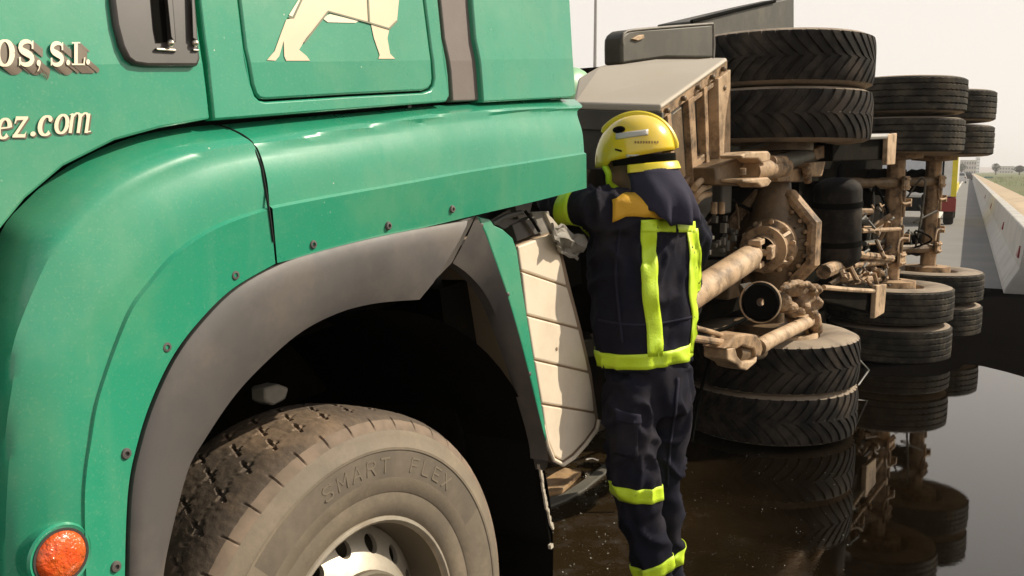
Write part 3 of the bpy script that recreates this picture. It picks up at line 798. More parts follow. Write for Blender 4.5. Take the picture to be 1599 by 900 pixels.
for i, pl in enumerate(cover):
    mb = MB(); mb.prism([CV(x, y, 0.0) for x, y in pl], IN * 0.05); mb.build('cover_panel', M_cream, truck, smooth=False, bevel=0.005)
mb = MB()
mb.prism([CV(x, y, -0.010) for x, y in ((806, 383), (863, 361), (876, 388), (890, 446), (908, 515), (923, 580), (932, 640), (934, 657), (931, 671), (913, 694), (895, 714), (879, 725), (863, 717), (853, 692), (846, 660), (832, 570), (819, 480), (810, 420))], IN * 0.30)
mb.build('cover_backing', M_creamdark, truck, smooth=False)
mb = MB()
mb.tube([CV(x, y, 0.0) for x, y in ((848, 664), (855, 696), (864, 718), (879, 726), (896, 715), (915, 694), (932, 671), (935, 656))], 0.007, 8)
mb.build('cover_rim', M_cream, truck)

mb = MB(); mb.lathe(CV(869, 545, 0.0), TN, [(0.006, -0.002), (0.006, 0.002), (0.002, 0.003)], 10, cap1=True); mb.build('bolt', M_creamdark, truck)
# --- mudflap behind the wheel, with its ragged bright edge
mb = MB()
e0 = [TP(x, y, -0.05) for x, y in ((843, 690), (846, 730), (852, 780), (858, 826), (861, 850))]
rows = [[p, p + IN * 0.30, p + IN * 0.60] for p in e0]
mb.grid(rows)
for v in list(mb.bm.verts): pass
mf = mb.build('mudflap', M_black, truck)
sm = mf.modifiers.new('solid', 'SOLIDIFY'); sm.thickness = 0.012
mb = MB()
fr = spline([TP(x, y, -0.045) for x, y in ((842, 728), (846, 748), (851, 780), (857, 806), (862, 824))], 26)
for i, p in enumerate(fr):
    mb.obox(p + TD * random.uniform(-.003, .003), TD * random.uniform(.002, .005), TW * 0.007, TN * 0.003)
mb.obox(TP(860, 853, -0.045), TD * .007, TW * .006, TN * .005)
mb.build('mudflap_fringe', M_boxtop, mf, kind='stuff')

# --- torn brackets between skirt and cover
mb = MB()
def pixbox(mb, quad, h, th, mi=0):
    h -= 0.07; a = [TP(x, y, h) for x, y in quad]; mb.hexa(a, [q + IN * th for q in a], mi)
pixbox(mb, ((764, 345), (803, 322), (812, 346), (788, 358)), -0.06, 0.15)
pixbox(mb, ((800, 352), (822, 342), (836, 366), (808, 377)), -0.05, 0.1)
pixbox(mb, ((804, 320), (832, 316), (826, 338), (810, 343)), -0.04, 0.1)
pixbox(mb, ((830, 332), (857, 330), (864, 362), (845, 368)), -0.05, 0.1, 1)
pixbox(mb, ((820, 345), (834, 337), (847, 362), (836, 367)), -0.035, 0.05)
pixbox(mb, ((851, 331), (862, 340), (875, 356), (868, 368), (860, 350))[:4], -0.04, 0.05, 2)
mb.tube([TP(x, y, -0.03) for x, y in ((820, 330), (832, 345), (842, 362))], 0.005, 8, mi=3)
mb.tube([TP(x, y, -0.05) for x, y in ((768, 350), (790, 338), (815, 332))], 0.008, 8)
mb.build('torn_bracket', [M_plastic, M_midgrey, M_boxtop, M_black], truck, smooth=False, bevel=0.004)
# crumpled grey flap
mb = MB(); rows = []
oa, ob = TP(864, 348, -0.07), TP(915, 370, -0.10); oc, od_ = TP(870, 386, -0.07), TP(902, 404, -0.10)
for i in range(11):
    row = []
    for j in range(9):
        s, t = i / 10, j / 8
        p = oa.lerp(ob, s).lerp(oc.lerp(od_, s), t)
        row.append(p + TN * 0.035 * noise.noise(V((s * 3.5, t * 3, 1))) + TW * 0.02 * noise.noise(V((s * 4, t * 4, 9))))
    rows.append(row)
mb.grid(rows)
o = mb.build('crumpled_flap', M_midgrey, truck, smooth=False)
o.modifiers.new('solid', 'SOLIDIFY').thickness = 0.008

# --- front wheel --------------------------------------------------
WM = Matrix((( *TD, 0), (*TW, 0), (*TN, 0), (0, 0, 0, 1))).transposed()   # local x=TD, y=TW, z=TN
WM.translation = TX(WC[0], WC[1], -0.05)
# rim: flange, barrel, disc with hand holes
mb = MB()
Z = V((0, 0, 1)); Ov = V((0, 0, 0))
mb.lathe(Ov, Z, [(0.297, -0.014), (0.298, -0.002), (0.294, 0.004), (0.288, 0.005), (0.282, 0.0), (0.279, -0.010)], 72, mi=0)
mb.lathe(Ov, Z, [(0.279, -0.010), (0.274, -0.03), (0.267, -0.06), (0.262, -0.12), (0.262, -0.26)], 72, mi=1)
# disc sectors with holes
NH = 15
def dz(r): return -0.100 + 0.068 * max(0, min(1, (0.258 - r) / 0.095)) ** 0.8
for k in range(NH):
    a0, a1 = 2 * math.pi * k / NH, 2 * math.pi * (k + 1) / NH
    outer = []
    r0, r1 = 0.160, 0.2622
    for i in range(8): outer.append((r0, a0 + (a1 - a0) * i / 8))
    for i in range(6): outer.append((r0 + (r1 - r0) * i / 6, a1))
    for i in range(8): outer.append((r1, a1 - (a1 - a0) * i / 8))
    for i in range(6): outer.append((r1 - (r1 - r0) * i / 6, a0))
    am = (a0 + a1) / 2; rm = 0.222
    n = len(outer)
    inner = []
    for (r, a) in outer:
        dx = (a - am) * rm; dy = r - rm
        th = math.atan2(dy / 1.0, dx / 1.25)
        inner.append((rm + 0.021 * math.sin(th), am + 0.0215 * math.cos(th) / rm))
    P = lambda ra, dzz=0: V((ra[0] * math.cos(ra[1]), ra[0] * math.sin(ra[1]), dz(ra[0]) + dzz))
    mids = [((o[0] * .45 + i[0] * .55), (o[1] * .45 + i[1] * .55)) for o, i in zip(outer, inner)]
    mb.grid([[P(q) for q in outer], [P(q) for q in mids], [P(q) for q in inner], [P(q, -0.014) for q in inner]], cu=True, mi=0)
bmesh.ops.remove_doubles(mb.bm, verts=mb.bm.verts, dist=0.0003)
wheel = mb.build('front_wheel', [M_rim, M_rimdark], truck, M=WM, angle=40)
mb = MB()
mb.lathe(Ov, Z, [(0.168, -0.05), (0.168, -0.022), (0.163, -0.016), (0.120, -0.014), (0.113, 0.02), (0.108, 0.026), (0.0, 0.030)], 48)
mb.lathe(Ov, Z, [(0.26, -0.17), (0.02, -0.17)], 40)
mb.build('hub', M_rimdark, wheel, M=None)
for k in range(10):
    a = 2 * math.pi * (k + 0.5) / 10
    mb = MB(); c = V((0.136 * math.cos(a), 0.140 * math.sin(a), -0.016))
    mb.lathe(c, Z, [(0.016, 0), (0.016, 0.022), (0.012, 0.025), (0.0105, 0.046), (0.006, 0.048)], 6 if k % 2 else 8, cap1=True)
    mb.build('wheel_nut', M_gold, wheel)
# tyre: carcass + blocky muddy tread by displacement
def truck_tyre():
    mb = MB()
    side = [(0.288, -0.012), (0.302, 0.004), (0.330, 0.011), (0.352, 0.0105), (0.354, 0.0125), (0.385, 0.017), (0.387, 0.0172), (0.42, 0.019), (0.448, 0.0175), (0.450, 0.0195), (0.456, 0.0195), (0.458, 0.0165), (0.482, 0.010), (0.494, 0.004)]
    mb.lathe(Ov, Z, side, 120, mi=1)
    for f in mb.bm.faces:
        c = f.calc_center_median(); r_ = math.hypot(c.x, c.y); an = math.degrees(math.atan2(c.y, c.x))
        if 0.386 < r_ < 0.449 and 20 < an < 128: f.material_index = 2
    inn = [(0.516, -0.303), (0.500, -0.315), (0.42, -0.335), (0.32, -0.325), (0.28, -0.30)]
    mb.lathe(Ov, Z, inn, 80, mi=1)
    NA, NZ = 1056, 58
    P = 44
    rows = []
    def zig(a, ph): 
        x = (a * P / (2 * math.pi) + ph) % 1.0
        return abs(x - 0.5) * 4 - 1
    for j in range(NZ + 1):
        s = j / NZ
        z = -0.012 - 0.291 * s
        row = []
        for i in range(NA):
            a = 2 * math.pi * i / NA
            crown = 0.016 * (1 - (2 * s - 1) ** 6) + 0.516 + 0.005 * (1 - (2 * s - 1) ** 2)
            g = 0.0
            for q, sc in enumerate((0.25, 0.5, 0.75)):
                d = abs(s - sc - 0.022 * zig(a, 0.5 * q))
                x = (a * P / (2 * math.pi) + 0.5 * q) % 1.0
                wide = 0.005 + 0.010 * (1 if abs(x - 0.5) < 0.17 else 0)
                if d < wide: g = max(g, (0.30 if wide < .01 else 0.9) * (1 - d / wide * 0.4))
                # cross sipes between ribs
                d2 = abs(((x + (s - sc) * 1.9) % 1.0) - 0.5)
                if abs(s - sc) < 0.088 and d2 < 0.05: g = max(g, 0.95)
            # shoulder notches
            x = (a * P / (2 * math.pi)) % 1.0
            if (s < 0.035 or s > 0.965) and abs(x - 0.5) < 0.035: g = max(g, 0.7)
            r = crown - 0.008 * min(g, 1.2) + 0.0012 * noise.noise(V((math.cos(a) * 40, math.sin(a) * 40, z * 60)))
            row.append(V((r * math.cos(a), r * math.sin(a), z)))
        rows.append(row)
    sh_rows = []
    for rr, zz, dp in ((0.494, 0.004, 0), (0.500, 0.0015, .6), (0.506, -0.002, 1), (0.511, -0.0065, 1), (0.5145, -0.010, 1)):
        row = []
        for i in range(NA):
            a = 2 * math.pi * i / NA
            x = (a * P / (2 * math.pi)) % 1.0
            nt_ = 0.0045 * dp if abs(x - 0.5) < 0.035 else 0.0
            row.append(V(((rr - nt_) * math.cos(a), (rr - nt_) * math.sin(a), zz - nt_ * .6)))
        sh_rows.append(row)
    mb.grid(sh_rows + [rows[0]], cu=True, mi=3)
    mb.grid(rows, cu=True, mi=0)
    bmesh.ops.remove_doubles(mb.bm, verts=mb.bm.verts, dist=0.0002)
    return mb
mb = truck_tyre()
tyre = mb.build('tyre', [M_tyremud, M_tyreside, M_tyreband, mat('pinkish_edge_highlight', (0.225, 0.165, 0.115), .85, col2=(.13, .10, .072), nscale=14, namt=.8)], wheel, angle=45)  # paler shoulder ring has an edge highlight painted into its colour
# moulded lettering on the tyre wall
mb = MB()
txt = 'sMART FlEX'
ang0 = rad(100); step = rad(6.2)
for i, ch in enumerate(txt):
    if ch == ' ':
        mb.build('tyre_lettering', M_tyreside, wheel, smooth=False); mb = MB(); continue
    a_c = ang0 - i * step - (rad(2) if i > 5 else 0)
    for k, poly in enumerate(glyph(ch)):
        pp = []
        for x, y in poly:
            r = 0.400 + 0.034 * y; aa = a_c - (x - 0.5) * rad(4.6)
            pp.append(V((r * math.cos(aa), r * math.sin(aa), 0.0195 + 0.0001 * k)))
        mb.prism(pp, V((0, 0, -0.006)))
mb.build('tyre_lettering', M_tyreside, wheel, smooth=False)

# ================================================================== OVERTURNED TRUCK AND TRAILER
over = thing('overturned_truck', 'wrecked truck lying on its side showing drive axle and stacked double wheels', 'truck', OX(-0.5, 0, 0))
trail = thing('overturned_trailer', 'trailer lying on its side with two upright axles behind the lugged drive wheels', 'trailer', OX(3.6, 0, 0))
def lug_tyre(W=0.305, R=0.535, N=46):
    """block tread with slanted shoulder lugs, grid sheared along the grooves"""
    mb = MB()
    prof = [0, 0.05, 0.62, 0.69, 0.93, 1.0]
    dep = [1, 0, 0, 1, 1, 1]
    frac = [0.0, 0.06, 0.70, 0.76, 0.97]
    dd = [1, 0, 0, 1, 1]
    ss = [-1, -0.96, -0.84, -0.7, -0.55, -0.40, -0.26, -0.16, -0.10, -0.04, 0.04, 0.10, 0.16, 0.26, 0.40, 0.55, 0.7, 0.84, 0.96, 1]
    rows = []
    for s in ss:
        a_s = abs(s)
        sh = 1.5 * (1 - a_s) ** 1.4 + (0.0 if s > 0 else 0.45)
        g = 0.011 * min(1, max(0, (a_s - 0.02) / 0.12)) ** 0.5
        if 0.09 < a_s < 0.17: g = 0.011
        crown = R - 0.010 * s ** 4
        row = []
        for k in range(N):
            for f, dpt in zip(frac, dd):
                a = 2 * math.pi * (k + f + sh) / N
                r = crown - g * dpt
                row.append(V((r * math.cos(a), r * math.sin(a), s * W * 0.43)))
        rows.append(row)
    R_ = mb.grid(rows, cu=True, mi=0)
    for sg, last in ((1, rows[-1]), (-1, rows[0])):
        r2 = [last]
        for rr, zz in ((R - 0.030, W * 0.455), (R - 0.045, W * 0.48), (R - 0.10, W * 0.5), (R - 0.16, W * 0.495), (R - 0.205, W * 0.46), (R - 0.235, W * 0.42), (R - 0.245, W * 0.30)):
            row = []
            n = len(last)
            for q in last:
                L = math.hypot(q.x, q.y)
                row.append(V((q.x / L * rr, q.y / L * rr, sg * zz)))
            r2.append(row)
        R2 = mb.grid(r2, cu=True, mi=1)
    bmesh.ops.remove_doubles(mb.bm, verts=mb.bm.verts, dist=0.0002)
    return mb
def rib_tyre(W=0.30, R=0.52):
    mb = MB()
    prof = []
    H = W * 0.43
    for q in range(5):
        z0 = -H + 2 * H * q / 5; z1 = z0 + 2 * H / 5
        g = 0.012
        rc = R - 0.008 * ((z0 + z1) / 2 / H) ** 4
        prof += [(rc - g, z0 + 0.002), (rc, z0 + 0.008), (rc, z1 - 0.008), (rc - g, z1 - 0.002)]
    full = [(R - 0.245, -W * .3), (R - 0.235, -W * .42), (R - 0.205, -W * .46), (R - 0.16, -W * .495), (R - 0.10, -W * .5), (R - 0.045, -W * .48), (R - 0.02, -W * .45)] + prof + \
           [(R - 0.02, W * .45), (R - 0.045, W * .48), (R - 0.10, W * .5), (R - 0.16, W * .495), (R - 0.205, W * .46), (R - 0.235, W * .42), (R - 0.245, W * .3)]
    rows = []
    for k, (r, z) in enumerate(full):
        row = []
        for i in range(110):
            a = 2 * math.pi * i / 110
            zz = z + (0.0035 * (1 if i % 2 else -1) if 7 <= k < len(full) - 7 else 0)
            row.append(V((r * math.cos(a), r * math.sin(a), zz)))
        rows.append(row)
    R_ = mb.grid(rows, cu=True)
    for i, f in enumerate(mb.bm.faces):
        c = f.calc_center_median()
        f.material_index = 1 if math.hypot(c.x, c.y) < R - 0.03 else 0
    return mb
def wheel_rim(R=0.29, W=0.26):
    mb = MB()
    mb.lathe(Ov, Z, [(R, W * .5 - .01), (R - .008, W * .5), (R - .02, W * .5 - .01), (R - .03, W * .3), (R - .035, 0.02), (R - .06, 0.0), (0.14, -0.03), (0.05, -0.03)], 40)
    mb.lathe(Ov, Z, [(R, -W * .5 + .01), (R - .008, -W * .5), (R - .02, -W * .5 + .01), (R - .035, -W * .2), (R - .05, -0.03)], 40)
    return mb
lug_me = lug_tyre(); lug_o = None
def place_wheels(parent, centre, zs, kind, store):
    for i, (z, flip) in enumerate(zs):
        Mx = Matrix.Translation(centre + OZ * z) @ Matrix.Rotation(random.uniform(0, 6.28), 4, 'Z') @ (Matrix.Rotation(math.pi, 4, 'X') if flip else Matrix.Identity(4))
        if kind not in store:
            rim = wheel_rim().build('wheel', M_tanpale if kind == 'lug' else M_dustrub, parent, M=Mx)
            ty = (lug_me if kind == 'lug' else rib_tyre()).build('tyre', [M_rubber if kind == 'lug' else M_rubribs, M_dustrub], rim, angle=30)
            store[kind] = (rim, ty)
        else:
            a, b = store[kind]
            rim = a.copy(); COL.objects.link(rim); rim.parent = parent
            rim.matrix_parent_inverse = Matrix.Translation(-parent.location); rim.matrix_basis = Mx
            ty = b.copy(); COL.objects.link(ty); ty.parent = rim
WST = {}
place_wheels(over, O0, [(2.225, 0), (1.915, 1), (0.478, 0), (0.180, 1)], 'lug', WST)
AX1 = OX(2.91, 0, 0); AX2 = OX(4.40, 0, 0)
place_wheels(trail, AX1, [(2.225, 0), (1.895, 1), (0.47, 0), (0.14, 1)], 'rib', WST)
place_wheels(trail, AX2, [(2.225, 0), (1.895, 1), (0.47, 0), (0.14, 1)], 'rib', WST)

def oq(mb, quad, p, th, mi=0):
    """slab traced on the plane at offset p, thickness th away from the viewer"""
    a = [OPX(x, y, p) for x, y in quad]
    mb.prism(a, OP * -th, mi)
def bx(mb, a0, a1, p0, p1, z0, z1, mi=0):
    mb.obox(OX((a0 + a1) / 2, (p0 + p1) / 2, (z0 + z1) / 2), OA * ((a1 - a0) / 2), OP * ((p1 - p0) / 2), OZ * ((z1 - z0) / 2), mi)

# --- chassis rails, cross members, cargo body of both
for z0 in (0.72, 1.52):
    mb = MB(); bx(mb, -1.95, 1.25, -0.50, -0.22, z0, z0 + 0.09); mb.build('chassis_rail', M_dark, over, bevel=0.006)
    mb = MB(); bx(mb, 1.3, 4.62, -0.62, -0.30, z0, z0 + 0.10); mb.build('chassis_rail', M_dark, trail, bevel=0.006)
for a in (-1.6, -0.75, 0.9):
    mb = MB(); bx(mb, a, a + 0.10, -0.48, -0.26, 0.81, 1.52); mb.build('cross_member', M_dark, over, bevel=0.006)
for a in (1.5, 2.3, 3.6):
    mb = MB(); bx(mb, a, a + 0.08, -0.55, -0.36, 0.82, 1.52); mb.build('cross_member', M_dark, trail, bevel=0.006)
mb = MB(); bx(mb, -0.2, 5.1, -2.5, -0.66, 0.03, 2.28); mb.build('cargo_body', M_dark, trail, bevel=0.02)
mb = MB(); bx(mb, -1.9, 1.0, -0.62, -0.54, 0.15, 1.65); mb.build('floor_plate', M_dark, over)
# slanted plate sticking up behind the top wheel
mb = MB()
a = [OPX(1083, 33, -0.5), OPX(1198, 5, -0.5), OPX(1240, -4, -0.5), OPX(1240, 126, -0.5), OPX(1118, 126, -0.5), OPX(1110, 60, -0.5), OPX(1083, 45, -0.5)]
mb.prism(a, OP * -0.25)
mb.build('body_flap', M_boxside, trail, smooth=False, bevel=0.008)
mb = MB()
mb.tube([OPX(1080, 34, -0.49), OPX(1150, 16, -0.49), OPX(1210, 2, -0.49)], 0.012, 8)
mb.build('flap_edge', M_black, trail)

# --- mudguard ahead of the top drive wheel
mb = MB()
out = sp2([(972, 101), (972, 62), (976, 52), (988, 46), (1046, 42), (1114, 37)], 24) + [(1114, 91), (1040, 91)]
oq(mb, out, 0.2, 0.085)
mg = mb.build('mudguard', mat('olive_mudguard', (0.07, 0.066, 0.05), 0.6, col2=(.05, .047, .036), nscale=4, dust=(.15, .13, .1), damt=.4), over, bevel=0.012)
mb = MB(); mb.tube([OPX(1114, 38, 0.2), OPX(1115, 70, 0.2), OPX(1114, 91, 0.2)], 0.006, 8); mb.build('mudguard_edge', M_midgrey, mg)
mb = MB(); mb.tube([OPX(x, y, 0.2) for x, y in sp2([(973, 70), (973, 56), (982, 48), (1046, 42), (1113, 37)], 20)], 0.005, 8); mb.build('mudguard_lip', M_midgrey, mg)
mb = MB(); oq(mb, [(988, 61), (998, 55), (1006, 54), (1007, 60), (997, 64)], 0.21, 0.012); mb.build('side_reflector', M_tanpale, mg, bevel=0.003)

# --- tool box with pale lid and ribbed lit face
P2, P3 = OPX(1032, 164, 0.0), OPX(1136, 90, 0.0)
P1, P4 = OPX(896, 160, -0.45), OPX(990, 88, -0.45)
P1b = OPX(903, 122, -0.62); P4b = P4
L5, L6 = OPX(1136, 250, 0.0), OPX(1050, 345, 0.0)
mb = MB()
dn = OZ * -0.035
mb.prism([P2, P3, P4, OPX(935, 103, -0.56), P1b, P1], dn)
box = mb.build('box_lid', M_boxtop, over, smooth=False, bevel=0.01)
ln_n = (P3 - P2).cross(P1 - P2).normalized(); ln_n = ln_n if ln_n.z > 0 else -ln_n
mb = MB(); mb.lathe(on_plane(957, 110, P2, ln_n), ln_n, [(0.07, -0.01), (0.07, 0.010), (0.0, 0.011)], 24); mb.build('filler_cap', M_black, box)
mb = MB()
for x, y, s in ((985, 92, .03), (1000, 89, .022), (1012, 88, .02)): mb.ball(on_plane(x, y + 3, P2, ln_n), s, s, s * .5)
mb.build('lid_hinge', M_tanpale, box)
mb = MB()
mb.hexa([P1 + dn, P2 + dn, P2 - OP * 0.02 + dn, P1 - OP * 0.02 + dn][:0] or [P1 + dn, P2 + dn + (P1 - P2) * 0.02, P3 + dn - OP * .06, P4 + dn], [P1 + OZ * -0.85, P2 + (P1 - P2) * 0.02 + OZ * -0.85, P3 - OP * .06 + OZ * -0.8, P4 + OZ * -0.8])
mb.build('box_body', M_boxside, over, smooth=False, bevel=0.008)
mb = MB()
mb.prism([P1 + dn * 1.0 + OP * .012 - OA * 0.01, P2 + dn * 1.0 + OP * .012 - OA * .01, P2 + OZ * -0.13 + OP * .012 - OA * .01, P1 + OZ * -0.13 + OP * .012 - OA * .01], OA * 0.02)
mb.build('box_flange', M_fendgrey, over, smooth=False, bevel=0.004)
def RF(s, t, dp=0.0):
    """bilinear point on the ribbed face, s along the lid edge, t downwards"""
    return P2.lerp(P3, s).lerp(L6.lerp(L5, s), t) + OP * dp
def rib(s0, s1, t0, t1, d0, d1, name, m, tt=None):
    mb = MB(); q = [(s0, t0), (s1, t0), (s1, t1), (s0, t1)]
    mb.hexa([RF(s, t, d1) for s, t in q], [RF(s, t, d0) for s, t in q])
    return mb.build(name, m, over, smooth=False, bevel=0.004)
rib(0.0, 1.0, 0.0, 1.0, -0.10, -0.045, 'rib_panel', M_oily)
rib(0.0, 1.0, 0.02, 0.12, -0.045, 0.0, 'frame_bar', M_tan)
rib(0.80, 1.01, 0.12, 0.98, -0.045, 0.015, 'frame_bar', M_tanpale)
for s0, s1 in ((0.06, 0.115), (0.36, 0.45), (0.60, 0.655)): rib(s0, s1, 0.12, 1.05, -0.045, 0.004, 'frame_bar', M_tan)
rib(0.45, 0.60, 0.72, 0.79, -0.045, -0.004, 'frame_bar', M_tan)
rib(0.36, 0.80, 0.145, 0.185, -0.045, -0.004, 'frame_bar', M_tan)
rib(0.115, 0.36, 0.80, 0.86, -0.045, -0.006, 'frame_bar', M_tan)
rib(0.18, 0.32, 0.16, 0.78, -0.045, -0.02, 'rib_panel', M_oily)
for s, t in ((0.05, .07), (0.28, .07), (.5, .07), (.72, .07), (.9, .07), (.9, .25)):
    mb = MB(); mb.lathe(RF(s, t, 0.012), OP, [(0.013, -0.01), (0.013, 0.008), (0.006, 0.012)], 8, cap1=True); mb.build('bolt', M_oily, over)
# pale green rounded sheet glimpsed past the lid
mb = MB(); mb.ball(OPX(896, 152, -0.9), 0.20, 0.10, 0.17, X=OA, Y=OP, Z=OZ, n=12, m=18); mb.build('cab_fragment', mat('pale_green_sheet', (0.30, 0.55, 0.30), .4), over)
# hoses below the box
for k, (x0, y0, x1, y1) in enumerate(((1082, 296, 1104, 279), (1084, 308, 1108, 290), (1085, 318, 1108, 303))):
    mb = MB(); mb.tube(spline([OPX(x0, y0, 0.02), OPX((x0 + x1) / 2, (y0 + y1) / 2 - 4, 0.05), OPX(x1, y1, 0.0)], 10), 0.016, 8); mb.build('hose', M_tanpale, over)
for x in (1115, 1127):
    mb = MB(); mb.tube([OPX(x, 316, 0.0), OPX(x, 334, 0.0)], 0.017, 10); mb.build('valve_body', M_tanpale, over)
mb = MB()
for i in range(26):
    x, y = random.uniform(1090, 1150), random.uniform(335, 400)
    s = random.uniform(0.008, 0.02)
    mb.obox(OPX(x, y, random.uniform(-.15, .0)), OA * s, OP * s, OZ * s * random.uniform(.5, 1.8))
mb.build('valve_cluster', M_fendgrey, over, bevel=0.003, kind='stuff')

# --- drive axle: banjo housing, tubes, pinion nose, prop shaft
ZC = 1.175
cen = OX(0, 0, ZC)
nA = (-OA)
mb = MB()
# housing body: flattened bulb, axis along OA
mb.lathe(cen, nA, [(0.02, -0.24), (0.16, -0.22), (0.25, -0.12), (0.272, -0.04), (0.272, 0.035)], 40, ref=OZ)
hs = mb.build('axle_housing', M_oily, over)
# octagonal flange rim, lit on its right edge
mb = MB()
rows = []
oct_n = 8
def octr(r, a):
    seg = 2 * math.pi / oct_n
    k = ((a + seg / 2) % seg) - seg / 2
    return r / math.cos(k) * 0.97
yv = nA.cross(OZ).normalized()
for (rf, t) in ((0.225, 0.03), (0.232, 0.052), (0.262, 0.060), (0.285, 0.045), (0.292, 0.0), (0.286, -0.05), (0.25, -0.07)):
    rows.append([cen + nA * t + (OZ * math.cos(2 * math.pi * k / 64) * 1.12 + yv * math.sin(2 * math.pi * k / 64)) * octr(rf, 2 * math.pi * k / 64) for k in range(64)])
mb.grid(rows, cu=True)
mb.build('housing_rim', M_tan, over, angle=25)
# ribbed cover inside
mb = MB()
mb.lathe(cen, nA, [(0.228, 0.025), (0.20, 0.06), (0.15, 0.10), (0.13, 0.12)], 40, ref=OZ)
for k in range(18):
    a = 2 * math.pi * k / 18
    dv = OZ * math.cos(a) + yv * math.sin(a)
    mb.tube([cen + dv * 0.218 + nA * 0.036, cen + dv * 0.185 + nA * 0.082], 0.007, 6)
mb.build('gear_cover', M_oily, over)
for k in range(20):
    a = 2 * math.pi * k / 20
    dv = OZ * math.cos(a) + yv * math.sin(a)
    mb = MB(); mb.lathe(cen + dv * 0.228 + nA * 0.052, nA, [(0.013, 0), (0.013, 0.016), (0.008, 0.018)], 6, cap1=True); mb.build('housing_bolt', M_tan, over)
# pinion nose leaning towards the prop shaft
pn = OX(-0.06, 0.02, ZC - 0.01); pdir = (at(1158, 410, 4.75) - pn).normalized()
mb = MB()
mb.lathe(pn, pdir, [(0.165, 0.05), (0.16, 0.11), (0.125, 0.14), (0.115, 0.21), (0.135, 0.215), (0.135, 0.245), (0.09, 0.25), (0.08, 0.29)], 36, ref=OZ)
nose = mb.build('pinion_nose', M_tan, over)
px_ = pdir.cross(OZ).normalized(); py_ = pdir.cross(px_)
for k in range(10):
    a = 2 * math.pi * (k + .3) / 10; dv = px_ * math.cos(a) + py_ * math.sin(a)
    mb = MB(); mb.lathe(pn + dv * 0.15 + pdir * 0.11, pdir, [(0.016, 0), (0.016, 0.022), (0.009, 0.026)], 6, cap1=True); mb.build('housing_bolt', M_tanpale, over)
mb = MB()
for k in range(5):
    a = 2 * math.pi * k / 5; dv = px_ * math.cos(a) + py_ * math.sin(a)
    mb.prism([pn + dv * 0.118 + pdir * 0.14 - dv.cross(pdir) * .009, pn + dv * 0.16 + pdir * 0.10 - dv.cross(pdir) * .009, pn + dv * .135 + pdir * 0.21 - dv.cross(pdir) * .009], dv.cross(pdir) * .018)
mb.build('nose_rib', M_tanpale, over, kind='stuff')
je = pn + pdir * 0.30
mb = MB()
for sg in (-1, 1):
    mb.obox(je + px_ * (sg * 0.065) + pdir * 0.02, px_ * 0.016, py_ * 0.038, pdir * 0.055)
    mb.obox(je + py_ * (sg * 0.065) + pdir * 0.10, px_ * 0.036, py_ * 0.016, pdir * 0.055)
mb.tube([je + px_ * 0.085 + pdir * .06, je - px_ * 0.085 + pdir * .06], 0.020, 10); mb.tube([je + py_ * 0.085 + pdir * .06, je - py_ * 0.085 + pdir * .06], 0.020, 10)
mb.build('universal_joint', M_tanpale, over, bevel=0.006)
s0 = je + pdir * 0.13; s1 = at(960, 540, 3.75)
mb = MB()
mb.tube([s0, s0 + (s1 - s0) * 0.06, s0 + (s1 - s0) * 0.061, s1], [0.045, 0.062, 0.072, 0.072], 24)
mb.build('propeller_shaft', M_tanpale, over)
# axle tubes up and down with flared ends and brake drums
for sg, z1, zd in ((1, 1.74, 1.80), (-1, 0.66, 0.60)):
    mb = MB(); rows = []
    prof = [(0.05, 0.17, 0.17), (0.20, 0.135, 0.13), (0.32, 0.085, 0.10), (abs(z1 - ZC) - 0.1, 0.075, 0.085), (abs(z1 - ZC), 0.085, 0.09)]
    for t, ra, rp in prof:
        rows.append([cen + OZ * (sg * t) + OA * (ra * math.cos(2 * math.pi * k / 24)) + OP * (rp * math.sin(2 * math.pi * k / 24)) for k in range(24)])
    mb.grid(rows, cu=True)
    mb.build('axle_tube', M_oily, over)
    mb = MB(); mb.lathe(OX(0, 0, z1), OZ * sg, [(0.08, -0.02), (0.215, -0.015), (0.215, 0.13), (0.20, 0.14), (0.02, 0.14)], 32); mb.build('brake_drum', M_oily, over)

# air lines and small brackets round the axle
for k in range(9):
    z0_ = random.uniform(.8, 1.6)
    pts = [OX(random.uniform(-.5, .1), random.uniform(-.25, .0), z0_), OX(random.uniform(-.5, -.1), random.uniform(-.2, .05), z0_ + random.uniform(-.2, .2)), OX(random.uniform(-.9, -.3), random.uniform(-.35, -.1), z0_ + random.uniform(-.3, .3)), OX(-1.2, -.3, random.uniform(.8, 1.6))]
    mb = MB(); mb.tube(spline(pts, 26), random.choice([.008, .011, .014]), 7); mb.build('air_hose', random.choice([M_black, M_fendgrey, M_oily]), over)
for (a_, p_, z_, sa, sp_, sz, m_) in ((-.45, -.16, 1.45, .07, .05, .09, M_fendgrey), (-.38, -.12, .92, .09, .05, .06, M_oily), (.32, -.1, 1.42, .06, .07, .10, M_oily), (.36, -.08, .88, .08, .06, .08, M_fendgrey), (-.75, -.2, 1.2, .10, .06, .12, M_fendgrey)):
    mb = MB(); bx(mb, a_ - sa, a_ + sa, p_ - sp_, p_ + sp_, z_ - sz, z_ + sz); mb.build('valve_block', m_, over, smooth=False, bevel=.012)
# --- suspension links: top and bottom, with clevis ends
def link_arm(pts_px, p, r, name, m):
    mb = MB(); mb.tube([OPX(x, y, pp) for (x, y), pp in zip(pts_px, p)], r, 12); return mb.build(name, m, over)
